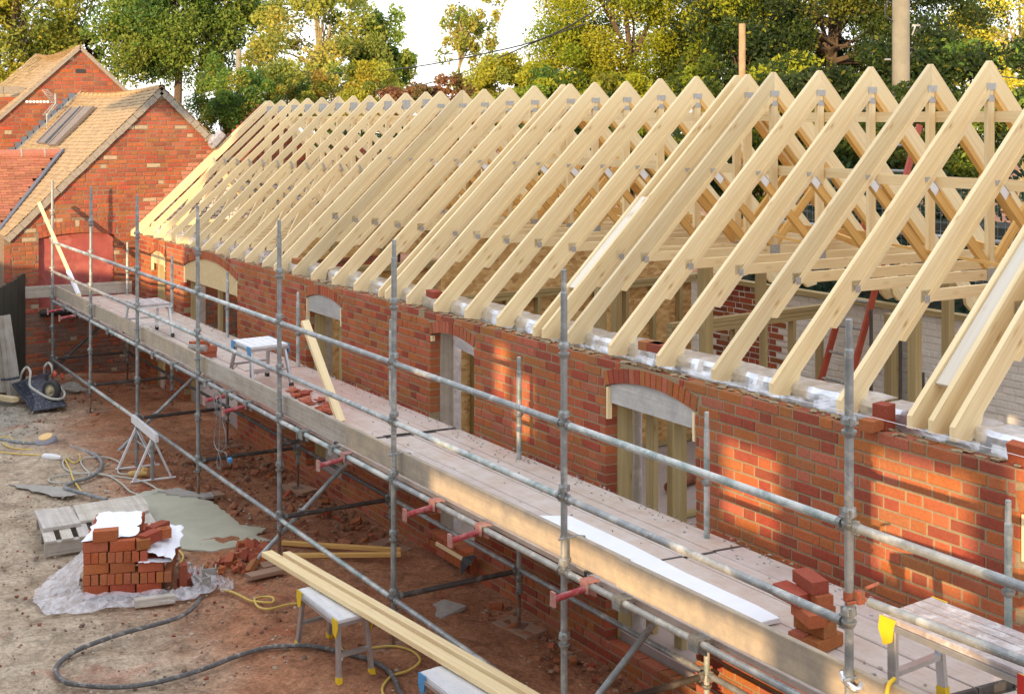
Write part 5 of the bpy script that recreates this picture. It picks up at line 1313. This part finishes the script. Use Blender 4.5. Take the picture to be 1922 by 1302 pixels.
sheet([pk_(.0, .0, zt_), pk_(.40, .10, zt_), pk_(.38, .82, zt_ + .01), pk_(.03, .84, zt_ + .01)], 'paper_sheet', M['white'], 'white sheet draped over the top of the brick pack', .004, cat='sheet')
sheet([pk_(.42, .02, .30 + .075), pk_(.70, -.02, .30), pk_(.74, .78, .34), pk_(.44, .84, .36)], 'paper_sheet', M['white'], 'torn white sheet on the lower right step of the brick pack', .006, seed=3)
sheet([pk_(.44, -.012, .285), pk_(.69, -.015, .275), pk_(.69, .08, .277), pk_(.44, .08, .287)], 'paper_sheet', M['white'], 'thin edge of white paper between the stepped courses of the pack', .002, seed=4)
# the polythene wrap lying open round the pack
m = MB(); rn2 = random.Random(6)
ring = [(-.03, .82), (-.03, .5), (-.02, .25), (-.02, .0), (.0, -.03), (.2, -.04), (.45, -.04), (.7, -.03), (.8, .0), (.92, .1), (.95, .3), (.9, .5)]
outr = [(-.32, .72), (-.36, .50), (-.40, .22), (-.38, -.02), (-.22, -.36), (.0, -.36), (.32, -.28), (.62, -.22), (.88, -.14), (1.02, .06), (1.06, .32), (1.0, .60)]
seg = 6; K = 7; rows = []
for i in range(len(ring) - 1):
    for q in range(seg):
        f = q / seg; a = Vector(ring[i]).lerp(Vector(ring[i + 1]), f); b = Vector(outr[i]).lerp(Vector(outr[i + 1]), f)
        hi = .22 if i < 2 else (max(.045, .22 - .09 * (i + f - 2)) if i < 5 else .045); row = []
        for j in range(K + 1):
            g = j / K; p = a.lerp(b, g); z = hi * (1 - g) ** 1.6 + .02 + .018 * math.sin(i * 5 + q * 1.05 + j * .5) * (1 if 0 < j < K else .5) + rn2.uniform(-.004, .005)
            row.append(pk_(p.x + rn2.uniform(-.012, .012), p.y + rn2.uniform(-.012, .012), max(.012, z)))
        rows.append(row)
for i in range(len(rows) - 1):
    for j in range(K): m.face([rows[i][j], rows[i + 1][j], rows[i + 1][j + 1], rows[i][j + 1]], None, None, 0, True)
tag(m.build('polythene_wrap', M['wrap']), 'crumpled clear polythene wrap lying open round the foot of the brick pack', 'plastic wrap')
m = MB(); p = pk_(.42, -.22, .03); m.beam(p, p + ax_ * .3 + by_ * .08, .07, .06); tag(m.build('stained_block', M['dustwood']), 'pale timber block on the front edge of the polythene', 'timber')
for i, (u, v, s_, lb) in enumerate([(392, 1090, .12, 'grey box section offcut right of the brick pack'), (383, 1108, .11, 'grey open offcut nearest the hose end')]):
    p = G(u, v, 0); m = MB(); m.box((-s_ / 2, -.012, 0), (s_ / 2, 0, .11)); m.box((-s_ / 2, 0, 0), (-s_ / 2 + .012, .1, .11)); m.box((s_ / 2 - .012, 0, 0), (s_ / 2, .1, .10)); ob = m.build('grey_offcut', M['concrete'], local=True, origin=p); ob.rotation_euler = (.1, 0, -.4 + i * .5); tag(ob, lb, 'offcut')
m = MB(); m.blob(G(318, 998, .03), (.045, .045, .035), 3, sub=2); tag(m.build('round_stone', M['concrete']), 'round grey stone at the edge of the cement puddle behind the pack', 'stone')
sheet([G(352, 1060, .08), G(385, 1075, .03), G(395, 1105, .02), G(362, 1095, .1)], 'plastic_scrap', M['wrap'], 'scrap of clear plastic between the pack and the offcuts', .02, 8, 'plastic', 9)
sheet([G(412, 1085, .02), G(440, 1090, .02), G(432, 1112, .02), G(408, 1108, .03)], 'plastic_scrap', M['wrap'], 'small clear plastic scrap beside the yellow flex', .015, 6, 'plastic', 10)

# heap of broken bricks and timbers behind the benches
rn = random.Random(55)
for i in range(70):
    u = min(500, max(385, rn.gauss(440, 30))); v = 1052 + (440 - u) * .28 + rn.gauss(0, 13)
    if i > 60: u = rn.uniform(455, 500); v = rn.uniform(1012, 1040)
    p = G(u, v, 0); s_ = rn.uniform(.012, .036) if i % 6 else rn.uniform(.05, .075)
    m = MB(); c = brick_col(False, rn); m.beam((-s_, 0, s_ * .6), (s_, 0, s_ * .6), s_ * rn.uniform(.8, 1.5), s_ * rn.uniform(.7, 1.1), col=c, bev=.004)
    ob = m.build('brick_piece', M['brick'], local=True, origin=p); ob.rotation_euler = (rn.uniform(-.5, .5), rn.uniform(-.5, .5), rn.uniform(0, 6)); tag(ob, 'broken piece of red brick in the loose heap behind the benches', 'brick piece', 'broken bricks in the heap')
for i, (a, b, mt, lb) in enumerate([((530, 1018), (752, 1032), 'timber2', 'upper amber timber length lying behind the planks'), ((540, 1042), (752, 1040), 'timber2', 'lower amber timber length lying behind the planks'), ((465, 1082), (530, 1068), 'dirtyboard', 'muddy flat board beside the heap of broken bricks')]):
    m = MB(); m.beam(G(*a, .04), G(*b, .04), .05 if i < 2 else .12, .035, bev=.003); tag(m.build('ground_timber', M[mt]), lb, 'timber')
# window hole under the boards with its sill, membrane flap
op = empty('sill_block', (XW - .03, 9.6, .5), 'sunlit brick sill heaped with gravel under the scaffold boards', 'sill')
a = at_x(823, 1020, XW - .06); b = at_x(884, 1052, XW - .06)
m = MB()
for k in range(4):
    y0_ = a.y + (b.y - a.y) * k / 4; y1_ = a.y + (b.y - a.y) * (k + 1) / 4; m.beam(((XW - .02), y0_ - .004, a.z - .05), ((XW - .02), y1_ + .004, a.z - .05), .1, .1, col=brick_col(False, rn), bev=.003)
m.build('sill_bricks', M['brick'], op)
m = MB(); m.beam((XW - .073, a.y + .02, a.z - .0), (XW - .073, b.y - .02, a.z - .0), .012, .03); m.build('batten', M['timber'], op)
m = MB(); c1, c2 = at_x(868, 1045, XW - .09), at_x(892, 1040, XW - .09)
m.face([c1, c2, at_x(888, 1052, XW - .1), at_x(872, 1058, XW - .12)]); m.face([at_x(872, 1058, XW - .12), at_x(888, 1052, XW - .1), at_x(878, 1062, XW - .13), at_x(866, 1080, XW - .14)]); m.face([c1, at_x(872, 1058, XW - .12), at_x(866, 1080, XW - .14), at_x(864, 1060, XW - .1)])
tag(m.build('membrane_flap', M['black']), 'black plastic flap hanging from the sunlit sill', 'membrane')

# soil clods and stones
def scatter(name, n, fn, mat, seed, size, cols, sub=1):
    rn = random.Random(seed); m = MB()
    for i in range(n):
        x, y = fn(rn); s_ = size(rn); m.blob((x, y, ground_z(x, y) + s_ * .2), (s_, s_ * rn.uniform(.7, 1.3), s_ * rn.uniform(.5, .9)), rn.randint(0, 9999), col=rn.choice(cols), sub=sub)
    o = m.build(name, mat); o['kind'] = 'stuff'; return o
scatter('soil_clods', 1300, lambda r: (5.58 - abs(r.gauss(0, .2)), r.uniform(4.5, 21.8)), M['dirtclod'], 1, lambda r: abs(r.gauss(0, .014)) + .006, [(.30, .13, .07), (.25, .12, .07), (.36, .15, .08), (.36, .25, .16)])
scatter('soil_lumps', 420, lambda r: (r.uniform(4.3, 5.5), r.uniform(12, 21.5)), M['dirtclod'], 2, lambda r: abs(r.gauss(0, .018)) + .008, [(.30, .14, .08), (.28, .17, .11), (.38, .15, .08)])
scatter('small_stones', 3600, lambda r: (r.uniform(1.4, 5.3), r.uniform(8.5, 21.5)), M['dirtclod'], 3, lambda r: abs(r.gauss(0, .007)) + .004, [(.42, .34, .24), (.30, .22, .15), (.55, .48, .38), (.28, .10, .06), (.20, .14, .1)])
rn = random.Random(61)
for i in range(40):
    y = rn.uniform(6, 21); x = 5.5 - abs(rn.gauss(0, .16)); s_ = rn.uniform(.02, .06)
    m = MB(); m.beam((-s_, 0, s_ * .5), (s_, 0, s_ * .5), s_ * rn.uniform(.9, 1.6), s_ * rn.uniform(.6, 1), col=brick_col(rn.random() < .5, rn), bev=.004)
    ob = m.build('brick_piece', M['brick'], local=True, origin=(x, y, ground_z(x, y) - .01)); ob.rotation_euler = (rn.uniform(-.4, .4), rn.uniform(-.4, .4), rn.uniform(0, 6)); tag(ob, 'broken brick lying in the soil along the foot of the wall', 'brick piece', 'broken bricks along the wall foot')

# ------------------------------------------------------------------ trees, hedge, poles and wires
def leaves(center, radii, n_cl, n_leaf, size, palette, seed, parent, clump=.28, shell=.45, name='crown', flat=.8, low=-1.0):
    rs = np.random.RandomState(seed)
    d = rs.normal(size=(n_cl, 3)); d /= np.linalg.norm(d, axis=1)[:, None]; r = rs.uniform(shell, 1.0, n_cl)[:, None] ** .6
    wob = 1 + .22 * np.sin(d[:, 0:1] * 5 + seed) * np.cos(d[:, 2:3] * 4 + seed * 2)
    cc = d * r * wob; cc = cc[cc[:, 2] > low]; n_cl = len(cc)
    cr = clump * rs.uniform(.55, 1.25, n_cl)
    k = rs.randint(0, n_cl, n_leaf)
    off = rs.normal(size=(n_leaf, 3)); off /= (np.linalg.norm(off, axis=1)[:, None] + 1e-9); off *= (rs.uniform(0, 1, (n_leaf, 1)) ** .45)
    P = (cc[k] + off * cr[k][:, None] * np.array([1, 1, flat])) * np.array(radii)
    a = rs.normal(size=(n_leaf, 3)); a /= np.linalg.norm(a, axis=1)[:, None]; b = np.cross(a, rs.normal(size=(n_leaf, 3))); b /= np.linalg.norm(b, axis=1)[:, None]
    sz = size * rs.uniform(.6, 1.35, (n_leaf, 1)); a = a * sz; b = b * sz * .55
    V = np.stack([P - a, P + b * .9 - a * .1, P + a, P - b * .9 + a * .1], 1).reshape(-1, 3)
    me = bpy.data.meshes.new(name); me.vertices.add(n_leaf * 4); me.loops.add(n_leaf * 4); me.polygons.add(n_leaf)
    me.vertices.foreach_set('co', V.astype(np.float32).ravel()); me.loops.foreach_set('vertex_index', np.arange(n_leaf * 4, dtype=np.int32))
    me.polygons.foreach_set('loop_start', np.arange(0, n_leaf * 4, 4, dtype=np.int32)); me.update(calc_edges=True)
    pal = np.array(palette); ci = rs.randint(0, len(pal), n_cl)[k]; mixr = rs.uniform(0, 1, n_leaf) < .22
    ci = np.where(mixr, rs.randint(0, len(pal), n_leaf), ci); col = pal[ci] * rs.uniform(.75, 1.2, (n_leaf, 1))
    col = np.concatenate([np.repeat(col, 4, 0), np.ones((n_leaf * 4, 1))], 1)
    ca = me.color_attributes.new('Col', 'FLOAT_COLOR', 'CORNER'); ca.data.foreach_set('color', col.astype(np.float32).ravel())
    me.materials.append(M['leaf']); o = bpy.data.objects.new(name, me); COL.objects.link(o); o.parent = parent; o.location = Vector(center) - Vector(parent.location)
    return cc * np.array(radii) * .9 + np.array(center[:])
def tree(name, lab, cat, u, v, dep, radii, n_cl, n_leaf, size, pal, seed, bark='bark', tr=.16, clump=.28, shell=.45, limbs=14, group=None, base_u=None, low=-1.0, flat=.8):
    c = at_d(u, v, dep); bpos = at_d(base_u if base_u is not None else u, 300, dep); base = Vector((bpos.x, bpos.y, -.2))
    t = empty(name, base, lab, cat, group)
    cc = leaves(c, radii, n_cl, n_leaf, size, pal, seed, t, clump, shell, low=low, flat=flat)
    if limbs:
        rn = random.Random(seed); m = MB(); fork = Vector((base.x, base.y, c.z - radii[2] * .55)); mid = base.lerp(fork, .5) + Vector((rn.uniform(-.15, .15), 0, 0))
        m.path(spline([base, mid, fork, c + Vector((rn.uniform(-.2, .2), 0, radii[2] * .35))], 6), tr, 9, taper=.3)
        for k in range(limbs):
            e = Vector(cc[rn.randrange(len(cc))].tolist()); s_ = fork.lerp(c, rn.uniform(0, .9)); md = s_.lerp(e, .5) + Vector((rn.uniform(-.2, .2), rn.uniform(-.2, .2), rn.uniform(0, .35)))
            m.path(spline([s_, md, e], 5), tr * rn.uniform(.2, .42), 6, taper=.2)
            for q in range(2):
                e2 = Vector(cc[rn.randrange(len(cc))].tolist())
                if (e2 - e).length < max(radii) * .8: m.path(spline([md, md.lerp(e2, .5) + Vector((0, 0, .1)), e2], 4), tr * .12, 5, taper=.3)
        m.build('trunk', M[bark], t)
    return t
K_ = 1.12
def br(p, k=K_): return [tuple(min(.8, c * k) for c in q) for q in p]
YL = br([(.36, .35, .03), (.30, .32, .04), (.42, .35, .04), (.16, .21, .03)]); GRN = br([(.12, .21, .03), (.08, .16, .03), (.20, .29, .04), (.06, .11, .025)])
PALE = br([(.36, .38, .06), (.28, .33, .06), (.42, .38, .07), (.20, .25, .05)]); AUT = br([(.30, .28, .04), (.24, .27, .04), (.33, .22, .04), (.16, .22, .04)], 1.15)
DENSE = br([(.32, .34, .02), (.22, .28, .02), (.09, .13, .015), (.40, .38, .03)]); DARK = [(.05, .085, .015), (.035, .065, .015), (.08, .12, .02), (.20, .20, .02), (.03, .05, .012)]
tree('autumn_tree', 'big yellow and brown autumn tree at the top left corner behind the tall gable', 'tree', 20, 40, 50, (2.35, 2.4, 3.5), 100, 46000, .078, YL + [(.30, .33, .05), (.16, .22, .04)], 1)
tree('maroon_tree', 'small dark maroon tree peeping out right of the tall gable peak', 'tree', 155, 100, 52, (.75, .8, 1.0), 24, 4000, .08, [(.07, .02, .02), (.10, .04, .02)], 2, limbs=4, tr=.06)
tree('broad_tree', 'large deep green broad crowned tree with a visible forked trunk', 'tree', 322, 40, 48, (2.65, 2.4, 2.75), 110, 62000, .068, GRN + [(.24, .28, .04), (.2, .27, .04)], 3, tr=.22, base_u=335, limbs=26, low=-.62)
tree('pale_tree', 'airy pale yellow green tree with light branches behind the far trusses', 'tree', 600, 75, 46, (2.15, 2.1, 2.35), 90, 20000, .07, PALE, 4, 'palebark', .13, .24, limbs=30)
tree('pale_tree', 'darker green leafy tree leaning right of the pale airy tree', 'tree', 715, 110, 47, (1.0, 1.2, 1.5), 44, 11000, .07, GRN[:3] + PALE[1:2], 5, limbs=8, tr=.07)
tree('sparse_tree', 'thin sparse birch like tree against the white sky at the middle', 'tree', 880, 62, 43, (1.15, 1.0, 1.75), 46, 4200, .065, PALE + AUT[:2], 6, 'palebark', .07, .20, .1, limbs=26, base_u=862)
tree('dense_tree', 'dense glossy yellow green tree filling the top behind the middle trusses', 'tree', 1185, 75, 30, (2.0, 1.8, 1.85), 140, 110000, .034, DENSE, 7, clump=.26, tr=.15)
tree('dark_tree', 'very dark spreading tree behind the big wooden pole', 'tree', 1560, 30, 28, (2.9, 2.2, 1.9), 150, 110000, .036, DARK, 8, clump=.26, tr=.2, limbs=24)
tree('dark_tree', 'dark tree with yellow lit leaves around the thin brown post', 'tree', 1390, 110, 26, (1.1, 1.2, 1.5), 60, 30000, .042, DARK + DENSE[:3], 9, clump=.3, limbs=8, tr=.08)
tree('bright_tree', 'bright lemon yellow tree at the top right corner', 'tree', 1915, 70, 40, (2.0, 1.8, 2.6), 80, 18000, .075, [(.75, .68, .06), (.68, .64, .08), (.60, .60, .08)], 10, 'palebark', .1, .24, limbs=16)
bs = [(415, 200, 36, (.8, .8, 1.3), AUT + GRN, 'tall mixed shrub beside the small telegraph pole'), (470, 195, 35, (.9, .8, 1.0), GRN + AUT[:1], 'green shrub behind the first apexes'), (540, 180, 37, (.9, .8, .9), AUT + PALE, 'orange tinted shrub behind the far apexes'), (620, 190, 38, (1.0, .9, .9), PALE + GRN, 'olive shrub under the pale airy tree'),
      (700, 180, 36, (.9, .8, .95), YL, 'golden yellow shrub under the darker leafy tree'), (790, 205, 34, (.85, .8, .62), [(.22, .09, .05), (.28, .14, .06), (.18, .14, .05)], 'low reddish twiggy shrub left of the sparse tree'), (880, 200, 33, (.8, .8, .7), [(.26, .12, .05), (.20, .16, .05)], 'reddish twiggy shrub at the foot of the sparse tree'),
      (945, 180, 31, (.75, .8, .9), PALE + YL[:2], 'light yellow shrub right of the sparse tree'), (1030, 220, 28, (1.0, .9, .9), GRN + DENSE, 'green shrub below the dense tree'), (1180, 270, 25, (1.6, 1, 1.0), DENSE + DARK, 'mottled shrub seen through the middle rafters'), (1430, 250, 22, (1.7, 1, 1.1), DARK + DENSE[:1], 'dark shrub seen through the near rafters'),
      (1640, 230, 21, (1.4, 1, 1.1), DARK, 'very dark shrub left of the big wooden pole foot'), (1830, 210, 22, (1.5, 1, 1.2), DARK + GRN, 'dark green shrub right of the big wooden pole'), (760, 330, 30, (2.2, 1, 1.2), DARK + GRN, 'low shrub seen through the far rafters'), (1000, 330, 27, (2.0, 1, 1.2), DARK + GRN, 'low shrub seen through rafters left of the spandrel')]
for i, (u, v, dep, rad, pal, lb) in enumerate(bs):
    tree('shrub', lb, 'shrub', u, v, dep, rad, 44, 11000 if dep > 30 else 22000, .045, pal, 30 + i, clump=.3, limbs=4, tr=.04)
# clipped dark hedge behind the rear wall
hd = empty('evergreen_hedge', (13, 9, 0), 'dark bluish evergreen hedge running behind the mesh panels at the right', 'hedge')
HG = [(.035, .075, .045), (.05, .10, .055), (.025, .05, .03), (.08, .14, .07)]
rs_ = random.Random(5)
for k in range(1): leaves((13.0, 9.5, 1.25), (1.0, 7.5, 1.9), 260, 60000, .05, HG, 90, hd, .16, .8, 'foliage', 1.0)
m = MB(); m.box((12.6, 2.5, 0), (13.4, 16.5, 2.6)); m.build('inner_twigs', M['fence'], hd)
# poles
def pole(u, vtop, dep, r, mat, lab, name='utility_pole', tp=.9):
    a = at_d(u, vtop, dep); t = empty(name, (a.x, a.y, -.2), lab, 'pole'); m = MB(); m.lathe((a.x, a.y, -.2), (a.x, a.y, a.z), [(0, r), (a.z + .2, r * tp)], 18); m.build('shaft', M[mat], t); return t, a
t, a = pole(1691, -60, 20.6, .135, 'pole', 'thick pale telegraph pole rising out of frame above the near trusses')
m = MB(); b = at_d(1712, 48, 20.5); m.beam(b, b + Rv * .11, .025, .025); m.path([b + Rv * .05, b + Rv * .0 + Vector((0, 0, -.14))], .012, 6); b = at_d(1672, 112, 20.5); m.tube(b, b - Rv * .09 , .014, 6); m.build('step_bolts', M['galv'], t)
m = MB(); m.path(spline([at_d(1676, -20, 20.5), at_d(1664, 10, 20.5), at_d(1662, 28, 20.5), at_d(1676, 40, 20.5)], 5), .012, 6); m.build('wire_loop', M['black'], t)
t, a = pole(1393, 45, 21.5, .055, 'postwood', 'thin brown post standing behind the paired near trusses', 'thin_post')
t, a = pole(448, 93, 40, .085, 'pole', 'small grey telegraph pole between the broad tree and the pale tree')
for i, (pts, lab) in enumerate([([(456, 108, 40), (520, 126, 39), (600, 138, 38), (700, 134, 36), (790, 124, 34), (900, 103, 31), (1020, 72, 28), (1130, 12, 26), (1180, -30, 25)], 'upper overhead wire sagging across the white sky'),
                                ([(770, 166, 36), (860, 140, 33), (950, 103, 30), (1022, 72, 28), (1100, 45, 26.5)], 'lower overhead wire crossing behind the sparse tree'), ([(1706, 90, 20.6), (1770, 118, 27), (1850, 140, 31), (1940, 150, 36)], 'overhead wire running off to the right edge from the big pole')]):
    m = MB(); m.path(spline([at_d(*p) for p in pts], 6), .014, 6); tag(m.build('overhead_wire', M['black']), lab, 'wire')

# ------------------------------------------------------------------ scale or shear the fitted positions by their frames
def apply_frames():
    objs = [o for o in bpy.data.objects if o.type in ('MESH', 'EMPTY')]
    loc = {}; rot = {}
    def world(o):
        if o.name in loc: return loc[o.name], rot[o.name]
        r = o.rotation_euler.to_matrix(); l = Vector(o.location)
        if o.parent:
            pl, pr = world(o.parent); l = pl + pr @ l; r = pr @ r
        loc[o.name] = l; rot[o.name] = r; return l, r
    for o in objs: world(o)
    def root(o):
        while o.parent: o = o.parent
        return o
    new = {}
    for o in objs:
        A, t = FRAMES[root(o).get('_m', 'site')]
        if o.get('_r', 0) and o.parent: 
            rt = root(o); new[o.name] = A @ loc[rt.name] + t + DG @ (loc[o.name] - loc[rt.name])
        else: new[o.name] = A @ loc[o.name] + t
    done = {}
    for o in objs:
        if o.type != 'MESH': continue
        A, t = FRAMES[root(o).get('_m', 'site')]; rigid = bool(o.get('_r', 0)); Rm = rot[o.name]
        Lm = (DG if rigid else A) @ Rm
        key = (o.data.name, tuple(round(x, 5) for r in Lm for x in r))
        if key not in done:
            me = o.data.copy() if o.data.users > 1 else o.data
            n = len(me.vertices); co = np.empty(n * 3, dtype=np.float32); me.vertices.foreach_get('co', co)
            co = co.reshape(-1, 3) @ np.array(Lm, dtype=np.float32).T
            me.vertices.foreach_set('co', co.astype(np.float32).ravel()); me.update(); done[key] = me
        o.data = done[key]
    for o in objs:
        o.rotation_euler = (0, 0, 0)
        o.location = new[o.name] - (new[o.parent.name] if o.parent else Vector((0, 0, 0)))
        for k in ('_m', '_r'):
            if k in o: del o[k]
apply_frames()
